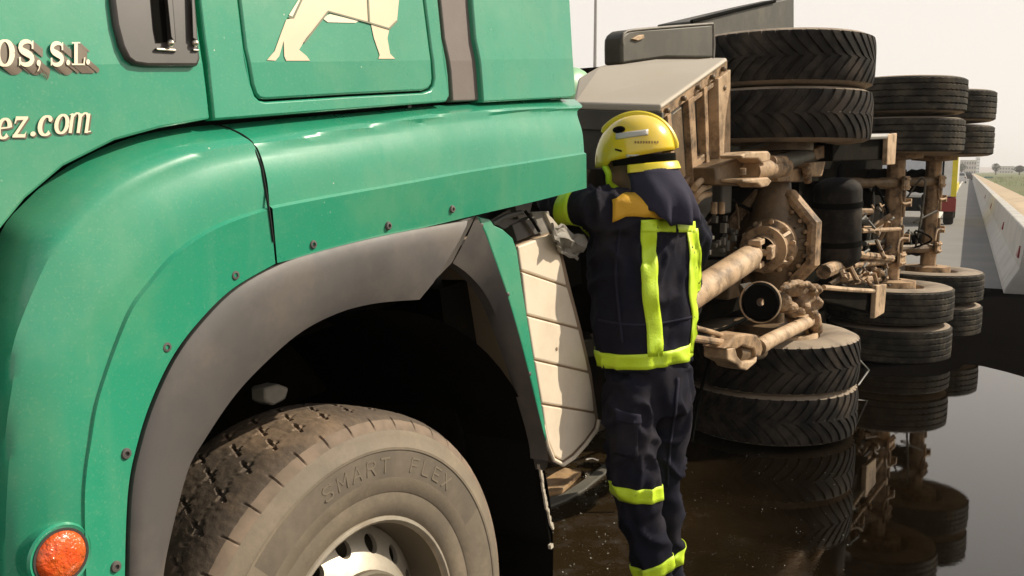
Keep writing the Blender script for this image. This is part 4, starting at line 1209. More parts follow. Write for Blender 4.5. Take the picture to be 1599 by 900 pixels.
# top bracket
mb = MB()
oq(mb, [(1116, 262), (1160, 245), (1178, 238), (1178, 288), (1160, 291), (1118, 288)], 0.12, 0.16)
mb.build('link_bracket', M_oily, over, smooth=False, bevel=0.008)
mb = MB()
oq(mb, [(1158, 243), (1166, 238), (1200, 236), (1204, 241), (1203, 251), (1190, 255), (1184, 248), (1160, 248)], 0.24, 0.12)
mb.build('clevis_ear', M_tanpale, over, smooth=False, bevel=0.008)
mb = MB()
oq(mb, [(1160, 280), (1200, 277), (1206, 283), (1200, 291), (1190, 293), (1184, 287), (1160, 285)], 0.24, 0.12)
mb.build('clevis_ear', M_tanpale, over, smooth=False, bevel=0.008)
mb = MB(); mb.tube([OPX(1172, 268, 0.17), OPX(1224, 261, 0.17)], 0.055, 16); mb.tube([OPX(1204, 252, 0.19), OPX(1224, 252, 0.19)], 0.03, 12)
mb.tube([OPX(1160, 263, 0.22), OPX(1160, 273, 0.22)], 0.016, 10)
mb.build('link_bush', M_tan, over)
link_arm([(1206, 258), (1284, 236)], (0.17, 0.14), 0.048, 'torque_rod', M_fendgrey)
mb = MB()
oq(mb, [(1212, 270), (1254, 262), (1260, 266), (1256, 284), (1216, 284)], 0.16, 0.12)
mb.build('spring_seat', M_tan, over, smooth=False, bevel=0.008)
mb = MB()
oq(mb, [(1264, 254), (1290, 252), (1284, 276), (1268, 276)], 0.22, 0.14); oq(mb, [(1272, 233), (1290, 226), (1293, 246), (1274, 250)], 0.2, 0.14)
mb.tube([OPX(1262, 285, 0.2), OPX(1258, 260, 0.2)], 0.025, 8)
mb.build('rod_end', M_tan, over, bevel=0.008)
# bottom mirror pieces
mb = MB()
oq(mb, [(1132, 545), (1150, 524), (1166, 521), (1182, 523), (1190, 534), (1192, 546), (1188, 558), (1180, 557), (1178, 546), (1160, 540), (1150, 546)], 0.36, 0.12)
mb.build('clevis_ear', M_tan, over, smooth=False, bevel=0.010)
mb = MB()
oq(mb, [(1136, 545), (1148, 541), (1152, 556), (1160, 566), (1178, 563), (1183, 556), (1182, 566), (1167, 579), (1156, 576), (1152, 570), (1136, 562)], 0.36, 0.12)
mb.build('clevis_ear', M_tanpale, over, smooth=False, bevel=0.008)
mb = MB(); mb.tube([OPX(1146, 552, 0.30), OPX(1186, 548, 0.30)], 0.045, 16); mb.build('link_bush', M_oily, over)
mb = MB(); mb.tube(spline([OPX(1080, 528, .30), OPX(1112, 533, .31), OPX(1130, 535, .31), OPX(1150, 530, .31)], 14), 0.018, 10)
mb.build('pull_rod', M_tan, over)
mb = MB(); mb.tube(spline([OPX(1086, 512, .28), OPX(1115, 520, .29), OPX(1136, 527, .29), OPX(1150, 525, .31)], 14), 0.012, 10)
mb.build('pull_rod', M_tan, over)
mb = MB(); mb.tube([OPX(1184, 543, 0.33), OPX(1200, 533, 0.325), OPX(1262, 502, 0.27)], [0.042, 0.040, 0.038], 16); mb.build('torque_rod', M_tanpale, over)
mb = MB()
oq(mb, [(1256, 496), (1268, 488), (1282, 490), (1284, 500), (1276, 508), (1262, 510)], 0.29, 0.12)
mb.tube([OPX(1270, 498, .28), OPX(1276, 525, .2)], 0.045, 12)
mb.build('rod_end', M_tan, over, bevel=0.010)
# brake chamber and caliper casting
bc = OPX(1190, 472, 0.34); bdir = (OPX(1235, 470, 0.30) - bc).normalized()
mb = MB(); mb.lathe(bc, bdir, [(0.02, -0.03), (0.085, -0.03), (0.098, -0.012), (0.098, 0.004), (0.085, 0.012), (0.07, 0.018)], 32); mb.build('brake_chamber', M_black, over)
mb = MB(); mb.lathe(bc, bdir, [(0.100, -0.040), (0.105, -0.036), (0.105, -0.028), (0.099, -0.026)], 32)
mb.build('chamber_band', M_tanpale, over)
mb = MB(); mb.lathe(bc, bdir, [(0.082, 0.012), (0.072, 0.022), (0.035, 0.03), (0.032, 0.13)], 24); mb.build('chamber_pushrod', M_tan, over)
mb = MB()
cst = [((1216, 470), .045, .060), ((1236, 452), .06, .045), ((1255, 462), .065, .055), ((1250, 478), .05, .05), ((1266, 474), .045, .06), ((1228, 480), .06, .035), ((1268, 452), .035, .04), ((1240, 488), .03, .03), ((1262, 489), .03, .035)]
for (x, y), ra, rz in cst: mb.ball(OPX(x, y, 0.27), ra, 0.07, rz, X=OA, Y=OP, Z=OZ, n=7, m=10)
mb.tube(spline([OPX(1222, 452, .34), OPX(1240, 443, .35), OPX(1262, 446, .35), OPX(1274, 458, .34)], 12), 0.020, 8)
o = mb.build('brake_casting', M_tan, over, angle=60, kind=None)
rmv = o.modifiers.new('remesh', 'REMESH'); rmv.mode = 'VOXEL'; rmv.voxel_size = 0.012
dsp = o.modifiers.new('lumps', 'DISPLACE'); tx = bpy.data.textures.new('lump_noise', 'CLOUDS'); tx.noise_scale = 0.06; dsp.texture = tx; dsp.strength = 0.03
mb = MB(); mb.tube([OPX(1160, 458, .2), OPX(1176, 452, .24)], [0.05, 0.04], 12); mb.tube([OPX(1172, 470, .22), OPX(1188, 470, .26)], 0.06, 14)
mb.build('chamber_hose', M_fendgrey, over)
# hub on the lower dual
mb = MB(); mb.lathe(OX(0, 0, 0.60), OZ, [(0.29, 0.0), (0.285, 0.025), (0.262, 0.03), (0.25, 0.0)], 40); mb.build('rim_ring', M_tanpale, over)
# bent wire beside the lower tyres
mb = MB(); mb.tube([OPX(1340, 560, .22), OPX(1357, 578, .22), OPX(1340, 602, .22)], 0.006, 6); mb.build('bent_wire', M_galv, over)
mb = MB(); mb.tube(spline([OPX(1080, 690, .2), OPX(1092, 620, .2), OPX(1106, 570, .2), OPX(1110, 540, .2)], 14), 0.008, 8); mb.build('hanging_cable', M_black, over)

# --- between drive axle and trailer: beams with lit end plates, air tank, pipes
for (beam, plate) in ((((1300, 219), (1388, 213), (1388, 250), (1300, 252)), ((1387, 210), (1401, 208), (1398, 257), (1385, 258))),
                      (((1284, 449), (1370, 447), (1368, 490), (1284, 470)), ((1369, 446), (1385, 444), (1381, 489), (1366, 498)))):
    mb = MB(); oq(mb, beam, 0.25, 0.10); mb.build('guard_beam', M_dark, trail, smooth=False, bevel=0.008)
    mb = MB(); oq(mb, plate, 0.30, 0.035); mb.build('beam_plate', M_tanpale, trail, smooth=False, bevel=0.006)
mb = MB(); mb.tube([OPX(1300, 218, .26), OPX(1350, 216, .26)], 0.014, 8); mb.tube([OPX(1355, 214, .28), OPX(1388, 213, .28)], 0.02, 8); mb.build('guard_pipe', M_galv, trail)
mb = MB(); mb.tube([OPX(1286, 449, .28), OPX(1330, 453, .28), OPX(1367, 455, .28)], 0.016, 8); mb.build('guard_pipe', M_tanpale, trail)
tk0, tk1 = OPX(1308, 288, 0.05), OPX(1306, 408, 0.05)
mb = MB(); dv = (tk1 - tk0); L = dv.length
mb.lathe(tk0, dv, [(0.02, -0.05), (0.10, -0.035), (0.15, 0.0), (0.165, 0.04), (0.165, L - .04), (0.15, L), (0.10, L + .035), (0.02, L + .05)], 36)
mb.build('air_tank', M_rubber, trail)
for f in (0.25, 0.75):
    mb = MB(); mb.lathe(tk0 + dv * f, dv, [(0.168, -0.02), (0.171, -0.02), (0.171, 0.02), (0.168, 0.02)], 36); mb.build('tank_strap', M_black, trail)
mb = MB(); mb.tube(spline([OPX(1310, 290, .06), OPX(1312, 262, .04), OPX(1330, 240, .0)], 10), 0.022, 8); mb.build('air_hose', M_black, trail)

# --- trailer axles: tubes, trailing arms, air bags, chambers
for AXc, sc in ((AX1, 1.0), (AX2, 1.0)):
    mb = MB(); rows = []
    for z in (0.55, 0.62, 0.621, 1.75, 1.751, 1.82):
        r = 0.11 if (z < 0.621 or z > 1.75) else 0.078
        rows.append([AXc + OZ * z + (OA * math.cos(2 * math.pi * k / 8 + .39) + OP * math.sin(2 * math.pi * k / 8 + .39)) * r for k in range(8)])
    mb.grid(rows, cu=True); mb.build('axle_beam', M_tan, trail, smooth=False, bevel=0.01)
    for z in (0.60, 1.76):
        mb = MB(); mb.lathe(AXc + OZ * z, OZ, [(0.09, -0.06), (0.21, -0.05), (0.21, 0.05), (0.09, 0.06)], 28); mb.build('brake_drum', M_tan, trail)
    for z in (0.84, 1.50):
        mb = MB(); mb.tube(spline([AXc + OZ * z + OP * 0.02 - OA * 0.02, AXc + OZ * z - OA * 0.28 - OP * 0.08, AXc + OZ * z - OA * 0.55 - OP * 0.28], 10), [0.05] * 4 + [0.042] * 3 + [0.05] * 3, 10); mb.build('trailing_arm', M_oily, trail)
        mb = MB()
        for sg in (-1, 1): mb.tube([AXc + OZ * (z + sg * .035) + OP * 0.10 - OA * .085, AXc + OZ * (z + sg * .035) + OP * 0.10 + OA * .085], 0.012, 8)
        mb.obox(AXc + OZ * z + OP * 0.085, OA * 0.10, OP * 0.012, OZ * 0.06)
        mb.build('axle_clamp', M_tan, trail, bevel=0.004)
        mb = MB(); c = AXc + OZ * z + OA * 0.33 - OP * 0.18
        mb.lathe(c, OP, [(0.02, -.14), (0.10, -0.14), (0.125, -.1), (0.115, -.05), (0.128, 0.0), (0.115, .05), (0.08, .09), (0.01, .09)], 24); mb.build('air_bag', M_black, trail)
    for z, sg in ((1.02, 1), (1.33, -1)):
        c = AXc + OZ * z - OP * 0.02 + OA * .10
        mb = MB(); mb.lathe(c, (OA * .8 - OP * .6), [(0.02, -.02), (0.055, -0.015), (0.068, .03), (0.068, .05), (0.055, .06), (0.055, .12), (0.02, .13)], 20); mb.build('brake_chamber', M_oily, trail)
        c = AXc + OZ * z + OP * 0.09
        mb = MB(); mb.tube(spline([c + OA * .10, c + OP * .03 + OA * .02, c - OA * .12, c - OA * .2 - OZ * .1 * sg], 10), 0.013, 8); mb.obox(c + OA * .09, OA * .02, OP * .03, OZ * .035); mb.tube([c - OA * .05 - OZ * .12, c - OA * .05 + OZ * .12], 0.015, 8); mb.build('slack_adjuster', M_tan, trail, bevel=0.003)
    mb = MB(); mb.tube([AXc + OZ * 1.0 - OA * .5 - OP * .1, AXc + OZ * 1.0 + OA * .35 - OP * .02], 0.022, 8); mb.build('brake_pipe', M_fendgrey, trail)
    for k in range(3):
        pts = [AXc + OZ * random.uniform(.75, 1.6) + OA * random.uniform(-.5, -.2) + OP * random.uniform(-.2, .1) for _ in range(4)]
        mb = MB(); mb.tube(spline(pts, 24), 0.010, 6); mb.build('air_hose', M_fendgrey if k else M_black, trail)
# dirt-caked fittings over the undercarriage between the tank and the axles
mb = MB()
for i in range(150):
    x = random.choice([random.uniform(1338, 1392), random.uniform(1300, 1392)])
    y = random.choice([random.uniform(320, 365), random.uniform(380, 452), random.uniform(405, 450)])
    if x < 1340: y = random.uniform(405, 450)
    s = random.uniform(0.012, 0.045)
    c = OPX(x, y, random.uniform(-.25, .2))
    ax_ = (OA * random.uniform(-1, 1) + OZ * random.uniform(-.4, .4) + OP * random.uniform(-.4, .4)).normalized()
    mb.tube([c - ax_ * s * 2, c + ax_ * s * 2], s * random.uniform(.25, .6), 7, mi=random.choice([0, 0, 1, 2]))
mb.build('undercarriage_fittings', [M_tan, M_fendgrey, M_oily], trail, kind='stuff')
mb = MB()
for (x0, y0, x1, y1, r) in ((1286, 425, 1318, 412, .05), (1308, 436, 1350, 428, .035), (1330, 415, 1385, 408, .025), (1330, 440, 1382, 434, .03)):
    mb.tube([OPX(x0, y0, .1), OPX(x1, y1, .08)], r, 10)
mb.build('lower_pipe', M_tan, trail, kind='stuff')
for (x0, y0, x1, y1, r) in ((1345, 361, 1405, 358, .018), (1340, 398, 1392, 404, .03)):
    mb = MB(); mb.tube([OPX(x0, y0, .12), OPX(x1, y1, .10)], r, 8); mb.build('brake_pipe', M_tan, trail)

# ================================================================== FIREFIGHTER
man = thing('firefighter', 'person in navy turnout gear and yellow helmet, hi-vis bands, standing between the trucks', 'person', at(1030, 965, 3.2) * 1.0)
man.location.z = -0.12  # model space floor
Fh = V((-0.55, 0.835, 0)).normalized(); Lh = V((-Fh.y, Fh.x, 0))     # facing / left-hand direction
def remeshed(mb, voxel, smooth_it=6):
    bmesh.ops.recalc_face_normals(mb.bm, faces=mb.bm.faces)
    me = bpy.data.meshes.new('tmp'); mb.bm.to_mesh(me); mb.bm.free()
    o = bpy.data.objects.new('tmp', me); COL.objects.link(o)
    r = o.modifiers.new('r', 'REMESH'); r.mode = 'VOXEL'; r.voxel_size = voxel
    s = o.modifiers.new('s', 'SMOOTH'); s.iterations = smooth_it; s.factor = 0.5
    bpy.context.view_layer.update()
    dg = bpy.context.evaluated_depsgraph_get()
    out = bpy.data.meshes.new_from_object(o.evaluated_get(dg))
    bpy.data.objects.remove(o); bpy.data.meshes.remove(me)
    return out
def wrinkle(me, amp, sx, sz, seed, extra=None):
    me.update()
    nrm = [v.normal.copy() for v in me.vertices]
    for v, n in zip(me.vertices, nrm):
        c = v.co
        q = V((c.x * sx, c.y * sx, c.z * sz)) + V((seed, seed * .7, 0))
        q = q + V((noise.noise(q * .6), noise.noise(q * .6 + V((5, 5, 5))), noise.noise(q * .6 + V((9, 1, 4))))) * 0.8
        f = (max(0, 1 - abs(noise.noise(q)) * 3.2)) ** 1.5 * 0.9 - 0.3 + noise.noise(q * 0.45) * 0.5 + noise.noise(q * 2.6) * 0.15
        d = amp * f
        if extra: d += extra(c)
        v.co = c + n * d
    me.update()
def ell(c, a, b, n=24, X=None, Y=None):
    X = X or Lh; Y = Y or Fh
    return [c + X * (a * math.cos(2 * math.pi * k / n)) + Y * (b * math.sin(2 * math.pi * k / n)) for k in range(n)]
def capgrid(mb, rows):
    R = mb.grid(rows, cu=True); mb.face(R[0][::-1]); mb.face(R[-1])
DM = 3.22
def hz_at(px, py, dep): return at(px, py, dep)
torso = [(1010, 596, .175, .150), (1008, 570, .188, .156), (1006, 545, .186, .152), (1003, 500, .196, .158), (1000, 440, .205, .160), (999, 390, .212, .150), (1003, 350, .200, .132), (1006, 326, .150, .112), (1003, 306, .085, .092)]
sl = [at(962, 340, 3.13), at(930, 326, 3.10), at(898, 322, 3.13), at(866, 322, 3.22), at(846, 285, 3.40), at(832, 248, 3.55)]
sr = [at(1050, 350, 3.30), at(1072, 372, 3.34), at(1068, 430, 3.46), at(1046, 455, 3.62), at(1000, 420, 3.76), at(965, 400, 3.84)]
legL = [at(988, 600, 3.15), at(982, 660, 3.13), at(990, 745, 3.10), at(1010, 840, 3.14), at(1024, 905, 3.17), at(1030, 950, 3.18)]
legR = [at(1036, 600, 3.29), at(1040, 660, 3.31), at(1030, 745, 3.32), at(1036, 840, 3.36), at(1044, 905, 3.38), at(1047, 940, 3.38)]
headc = at(992, 246, 3.20)
Hf = V((-0.95, 0.28, -0.10)).normalized(); Hs = Hf.cross(OZ).normalized() * -1
if Hs.y > 0: Hs = -Hs
Hu = Hs.cross(Hf)
if Hu.z < 0: Hu = -Hu
# --- body: one continuous figure under the clothes
mb = MB()
capgrid(mb, [ell(at(x, y, DM), a * .70, b * .68) for x, y, a, b in torso])
mb.tube([at(1004, 330, DM), at(1000, 300, 3.21), headc - Hu * .03], [.062, .058, .06], 14)
mb.ball(headc + Hu * .01, .098, .078, .115, X=Hf, Y=Hs, Z=Hu, n=14, m=20)
mb.ball(headc - Hu * .065 + Hf * .035, .062, .056, .055, X=Hf, Y=Hs, Z=Hu)                # jaw
mb.tube([headc + Hf * .088 + Hu * .005, headc + Hf * .118 - Hu * .03, headc + Hf * .098 - Hu * .042], [.011, .016, .012], 8)   # nose
mb.tube([headc + Hf * .094 - Hu * .066 + Hs * .022, headc + Hf * .101 - Hu * .066, headc + Hf * .094 - Hu * .066 - Hs * .022], .009, 8)
for sg in (-1, 1):
    mb.ball(headc + Hs * (sg * .082) - Hu * .02 - Hf * .01, .028, .012, .036, X=Hf, Y=Hs, Z=Hu, n=8, m=10)       # ears
    mb.tube([headc + Hf * .088 + Hs * (sg * .045) + Hu * .022, headc + Hf * .098 + Hs * (sg * .02) + Hu * .024], .010, 8)   # brow
for arm in (sl, sr):
    mb.tube(arm, [.066, .056, .05, .042, .036, .030], 12)
    wv = (arm[-1] - arm[-2]).normalized(); sx_ = wv.cross(OZ).normalized(); sy_ = wv.cross(sx_)
    w0 = arm[-1]
    mb.ball(w0 + wv * .055, .055, .042, .020, X=wv, Y=sx_, Z=sy_)
    for i, ln_ in enumerate((.066, .078, .074, .058)):
        b0 = w0 + wv * .09 + sx_ * (-.036 + .024 * i)
        mb.tube([b0, b0 + wv * ln_ * .4 + sy_ * .008, b0 + wv * ln_ * .62 + sy_ * .03, b0 + wv * ln_ * .5 + sy_ * .055], [.0115, .0115, .0105, .0095], 8)
    b0 = w0 + wv * .03 - sx_ * .04
    mb.tube([b0, b0 + wv * .03 - sx_ * .022 + sy_ * .012, b0 + wv * .058 - sx_ * .02 + sy_ * .032], [.014, .0125, .010], 8)
for leg in (legL, legR):
    mb.tube(leg, [.074, .068, .052, .042, .038, .036], 14)
    f0 = leg[-1]; f1 = V((f0.x, f0.y, -.06))
    mb.tube([f0, f1, f1 + Fh * .06, f1 + Fh * .16 - OZ * .01], [.042, .042, .042, .034], 10)
me = remeshed(mb, 0.010, 4)
body = link_mesh('body', me, M_skin, man, angle=180)
for sg in (1, -1):
    mb = MB(); mb.ball(headc + Hf * .083 + Hs * (sg * .032) + Hu * .006, .012, n=8, m=10); mb.build('eye', mat('eye_dark', (.05, .04, .035), .2), body)
# --- jacket
mb = MB()
capgrid(mb, [ell(at(x, y, DM), a, b) for x, y, a, b in torso[1:]])
mb.tube(sl, [.098, .084, .074, .068, .060, .055], 16)
mb.tube(sr, [.095, .085, .076, .068, .060, .055], 16)
mb.tube([at(1012, 350, 3.16), at(955, 335, 3.12)], [.11, .095], 16)
jm = remeshed(mb, 0.011, 8)
wrinkle(jm, 0.022, 10, 6, 3.0)
jacket = link_mesh('jacket', jm, M_navy, man, angle=180)
# --- trousers
mb = MB()
capgrid(mb, [ell(at(1012, 560, DM), .160, .132), ell(at(1012, 600, DM), .170, .140), ell(at(1012, 640, DM), .150, .125)])
mb.tube(legL, [.104, .100, .084, .070, .066, .070], 16)
mb.tube(legR, [.104, .102, .083, .070, .066, .070], 16)
tm = remeshed(mb, 0.011, 6)
wrinkle(tm, 0.024, 10, 8, 11.0)
trousers = link_mesh('trousers', tm, M_navy, man, angle=180)
for leg in (legL, legR):
    f0 = leg[-1].copy(); zt = f0.z
    mb = MB(); 
    mb.tube([f0 + OZ * .02, V((f0.x, f0.y, -.07)) ], [.058, .056], 14)
    mb.ball(V((f0.x, f0.y, -.07)) + Fh * .08, .155, .052, .05, X=Fh, Y=Lh, Z=OZ, n=10, m=16)
    for v in mb.bm.verts: v.co.z = max(v.co.z, -0.108)
    mb.build('boot', M_boot, man)
# --- things sewn onto the cloth: found by casting sight lines on the garment
def bvh_of(me): return BVHTree.FromPolygons([v.co.copy() for v in me.vertices], [tuple(p.vertices) for p in me.polygons])
JB, TB_ = bvh_of(jm), bvh_of(tm)
def drape(bv, px, py, off):
    r = ray(px, py).normalized()
    h = bv.ray_cast(C0, r)
    if h[0] is None: return None
    n = h[1]
    if n.dot(r) > 0: n = -n
    return h[0] + n * off
def patch(name, bv, rows_px, m, parent, off=0.005):
    """rows of pixels -> draped grid"""
    rows = []
    for r in rows_px:
        row = [drape(bv, x, y, off) for x, y in r]
        good = [q for q in row if q is not None]
        if not good: continue
        for i in range(len(row)):
            if row[i] is None:
                row[i] = min(((abs(k - i), row[k]) for k in range(len(row)) if row[k] is not None), key=lambda t: t[0])[1] + V((0.0005 * i, 0, 0))
        rows.append(row)
    mb = MB(); mb.grid(rows)
    bmesh.ops.smooth_vert(mb.bm, verts=mb.bm.verts, factor=0.4)
    o = mb.build(name, m, parent, angle=60, recalc=False)
    s = o.modifiers.new('solid', 'SOLIDIFY'); s.thickness = 0.003; s.offset = 0
    return o
def band_px(path, width, n=26, k=6):
    P = sp2(path, n); rows = []
    for i in range(n):
        a = P[max(i - 1, 0)]; b = P[min(i + 1, n - 1)]
        dx, dy = b[0] - a[0], b[1] - a[1]; l = math.hypot(dx, dy)
        nx, ny = -dy / l, dx / l
        rows.append([(P[i][0] + nx * width * (j / k - .5), P[i][1] + ny * width * (j / k - .5)) for j in range(k + 1)])
    return rows
def ring_band(name, bv, c_px, dep, off, hw, m, parent, tilt=0.0, hi=0.3, X=None):
    """closed band round a limb or the trunk: shoot from outside towards the axis"""
    c = at(*c_px, dep); rows = [[] for _ in range(5)]
    n = 56
    for k in range(n):
        a = 2 * math.pi * k / n
        d = Lh * math.cos(a) + Fh * math.sin(a)
        for j in range(5):
            z = c + OZ * (hw * (j / 2 - 1)) + OZ * (tilt * d.dot(RT))
            h = bv.ray_cast(z + d * hi, -d)
            q = h[0] + d * off if h[0] is not None else z + d * 0.1
            rows[j].append(q)
    mb = MB(); mb.grid(rows, cu=True)
    bmesh.ops.smooth_vert(mb.bm, verts=mb.bm.verts, factor=0.5)
    o = mb.build(name, m, parent, angle=60)
    s = o.modifiers.new('solid', 'SOLIDIFY'); s.thickness = 0.003
    return o
ring_band('hem_band', JB, (1006, 549), DM, 0.006, 0.027, M_hivis, man, tilt=0.012)
patch('back_band', JB, band_px([(1012, 352), (1013, 400), (1016, 470), (1021, 515), (1023, 556)], 24), M_hivis, man)
patch('back_band', JB, band_px([(1079, 358), (1085, 400), (1083, 455), (1088, 495), (1084, 552)], 18), M_hivis, man)
patch('yoke_band', JB, [[(1000 + 6 * i, 343 + j * 5) for i in range(15)] for j in range(5)], M_hivis, man)
patch('shoulder_patch', JB, [[(956 + 7 * i, 303 + j * 7.2 + (0 if i > 3 else (3 - i) * 3) + (6 * (i > 8) * (i - 8) / 4)) for i in range(13)] for j in range(6)], M_orange, man, off=0.006)
ring_band('knee_band', TB_, (988, 763), 3.105, 0.005, 0.026, M_hivis, man, hi=0.13)
ring_band('ankle_band', TB_, (1022, 882), 3.165, 0.005, 0.026, M_hivis, man, tilt=0.025, hi=0.12)
ring_band('ankle_band', TB_, (1042, 868), 3.365, 0.005, 0.026, M_hivis, man, tilt=0.03, hi=0.10)
M_seam = mat('navy_seam', (.026, .025, .038), .85, spec=.1)
# pocket, seams and flap sewn in the same cloth
patch('thigh_pocket', TB_, [[(962 + 5 * i, 648 + 7 * j + i) for i in range(8)] for j in range(10)], M_navy, man, off=.008)
patch('pocket_flap', TB_, [[(960 + 5.4 * i, 640 + 4 * j + i) for i in range(8)] for j in range(5)], M_seam, man, off=.012)
patch('side_seam', JB, band_px([(968, 356), (962, 420), (966, 480), (972, 536)], 4, 30, 2), M_seam, man, off=.003)
patch('waist_seam', JB, band_px([(935, 500), (970, 506), (1010, 507), (1050, 502), (1084, 494)], 4, 30, 2), M_seam, man, off=.003)
patch('leg_seam', TB_, band_px([(1058, 590), (1054, 640), (1046, 700), (1042, 760)], 4, 30, 2), M_seam, man, off=.003)
# sleeve band round the upper arm
mb = MB(); ax_ = (sl[3] - sl[1]).normalized(); cc = sl[2] + ax_ * .015
u1 = ax_.cross(OZ).normalized(); u2 = ax_.cross(u1); rows = []
for j in range(4):
    row = []
    for k in range(32):
        d = u1 * math.cos(2 * math.pi * k / 32) + u2 * math.sin(2 * math.pi * k / 32)
        z = cc + ax_ * (.055 * (j / 3 - .5))
        h = JB.ray_cast(z + d * .14, -d)
        row.append((h[0] if h[0] is not None else z + d * .07) + d * .005)
    rows.append(row)
mb.grid(rows, cu=True); o = mb.build('sleeve_band', M_hivis, man, angle=60); o.modifiers.new('solid', 'SOLIDIFY').thickness = .003
# --- helmet
def hp(f, s, u): return headc + Hf * f + Hs * s + Hu * u
hb = headc + Hu * 0.0
mb = MB(); rows = []
NT_ = 48
for i in range(17):
    th = (math.pi / 2) * i / 16
    row = []
    for k in range(NT_):
        a = 2 * math.pi * k / NT_
        ca, sa = math.cos(a), math.sin(a)
        Lf = 0.152 if ca > 0 else 0.142
        cr = math.cos(th)
        fx = Lf * ca * (cr ** (0.80 if ca < 0 else 0.95)); sx_ = 0.122 * sa * cr ** 0.75
        up = 0.150 * math.sin(th) ** 0.95
        rim = -0.012 * ca * (1 - math.sin(th)) - (0.012 if ca > 0.55 else 0) * (1 - math.sin(th))
        row.append(hp(fx - 0.004, sx_, up + rim))
    rows.append(row)
mb.grid(rows, cu=True)
shell = mb.build('helmet', M_helmet, man, angle=60)
shell.modifiers.new('solid', 'SOLIDIFY').thickness = 0.006
mb = MB(); rows = []
for uu, sc in ((0.002, .985), (-.004, .985), (-.022, .98), (-.026, .97)):
    rows.append([hp((.15 if math.cos(a) > 0 else .142) * math.cos(a) * sc - .004, .122 * math.sin(a) * sc, uu) for a in [rad(62) + rad(236) * k / 40 for k in range(41)]])
mb.grid(rows); o = mb.build('helmet_band', M_black, shell); o.modifiers.new('solid', 'SOLIDIFY').thickness = .004
mb = MB(); rows = []
for uu, sc in ((-.026, .99), (-.030, 1.02), (-.054, 1.07), (-.056, 1.05)):
    rows.append([hp(.145 * math.cos(a) * sc - .004, .124 * math.sin(a) * sc, uu) for a in [rad(84) + rad(192) * k / 36 for k in range(37)]])
mb.grid(rows); o = mb.build('neck_guard', M_helmetlime, shell); o.modifiers.new('solid', 'SOLIDIFY').thickness = .005
mb = MB()
crest = []
for i in range(25):
    t = i / 24; th = rad(40 + 135 * t)
    f = 0.150 * math.cos(th) if th < math.pi / 2 else 0.143 * math.cos(th)
    crest.append(hp(f * 1.0 - .004, 0, 0.150 * math.sin(th) ** .95 + .002))
mb.tube(crest, [.008] + [.0145] * 23 + [.010], 10); mb.build('helmet_crest', M_helmetlime, shell)
HB = None
bpy.context.view_layer.update()
HB = bvh_of(shell.data)
patch('reflective_strip', HB, [[(962 + 5 * i, 209 - 0.7 * i + j * 3) for i in range(11)] for j in range(4)], M_helmetgrey, shell, off=.0015)
patch('rim_strip', HB, [[(978 + 5 * i, 241.5 + 0.05 * i + j * 1.7) for i in range(15)] for j in range(4)], M_helmetgrey, shell, off=.0015)
vent = [[(967 + 9.5 * r * math.cos(a), 203 + 5.2 * r * math.sin(a) - 1.2 * r * math.cos(a)) for a in [2 * math.pi * k / 16 for k in range(17)]] for r in (.05, .6, 1)]
patch('helmet_vent', HB, vent, M_black, shell, off=.002)
patch('helmet_clip', HB, [[(961 + 2 * i, 232 + i * .5 + j * 1.4) for i in range(6)] for j in range(3)], M_black, shell, off=.002)
mb = MB()
for i in range(9):
    q = [drape(HB, x, y, .0015) for x, y in ((991 + i * 4.3, 220.5), (993.6 + i * 4.3, 220.3), (993.6 + i * 4.3, 224), (991 + i * 4.3, 224.2))]
    if all(q): mb.face(mb.vs(q))
mb.build('helmet_print', mat('brown_print', (.30, .17, .02), .6), shell, smooth=False, kind='stuff')
# chin strap and collar edge
mb = MB(); mb.tube(spline([hp(.10, .075, -.02), hp(.088, .078, -.05), hp(.09, .06, -.085), hp(.06, .03, -.115)], 12), .012, 8); mb.build('chin_strap', M_hivis, man)
# --- neck cloth hanging from the helmet
mb = MB()
top = spline([hp(.02, .112, -.045), hp(-.05, .122, -.045), hp(-.12, .085, -.05), hp(-.148, .0, -.05), hp(-.12, -.09, -.05)], 22)
bot = spline([at(985, 318, 3.07), at(1018, 330, 3.03), at(1048, 350, 3.04), at(1082, 350, 3.10), at(1092, 335, 3.30)], 22)
rows = []
for j in range(13):
    t = j / 12; row = []
    for i in range(22):
        p = top[i].lerp(bot[i], t)
        outw = (Hs * .5 - Hf * .8).normalized()
        p += outw * (.020 * math.sin(math.pi * t)) + outw * (.034 * t * noise.noise(V((i * .42, t * 1.2, 2)))) + OZ * (.014 * t * noise.noise(V((i * .6, 3, 1))))
        row.append(p)
    rows.append(row)
mb.grid(rows); o = mb.build('neck_cloth', M_flap, man, angle=60); o.modifiers.new('solid', 'SOLIDIFY').thickness = .004

# the figure was modelled at full adult scale; he is a shorter man standing a little nearer the cab
MS = 0.93
old = man.location.copy(); new = V((old.x * MS, old.y * MS, 0.0))
MT = Matrix.Translation(new) @ Matrix.Scale(MS, 4) @ Matrix.Translation(-old)
man.location = new
def bake(o):
    o.data.transform(MT); o.data.update()
    for ch in o.children: bake(ch)
for ch in man.children:
    bake(ch); ch.matrix_parent_inverse = Matrix.Translation(-new)

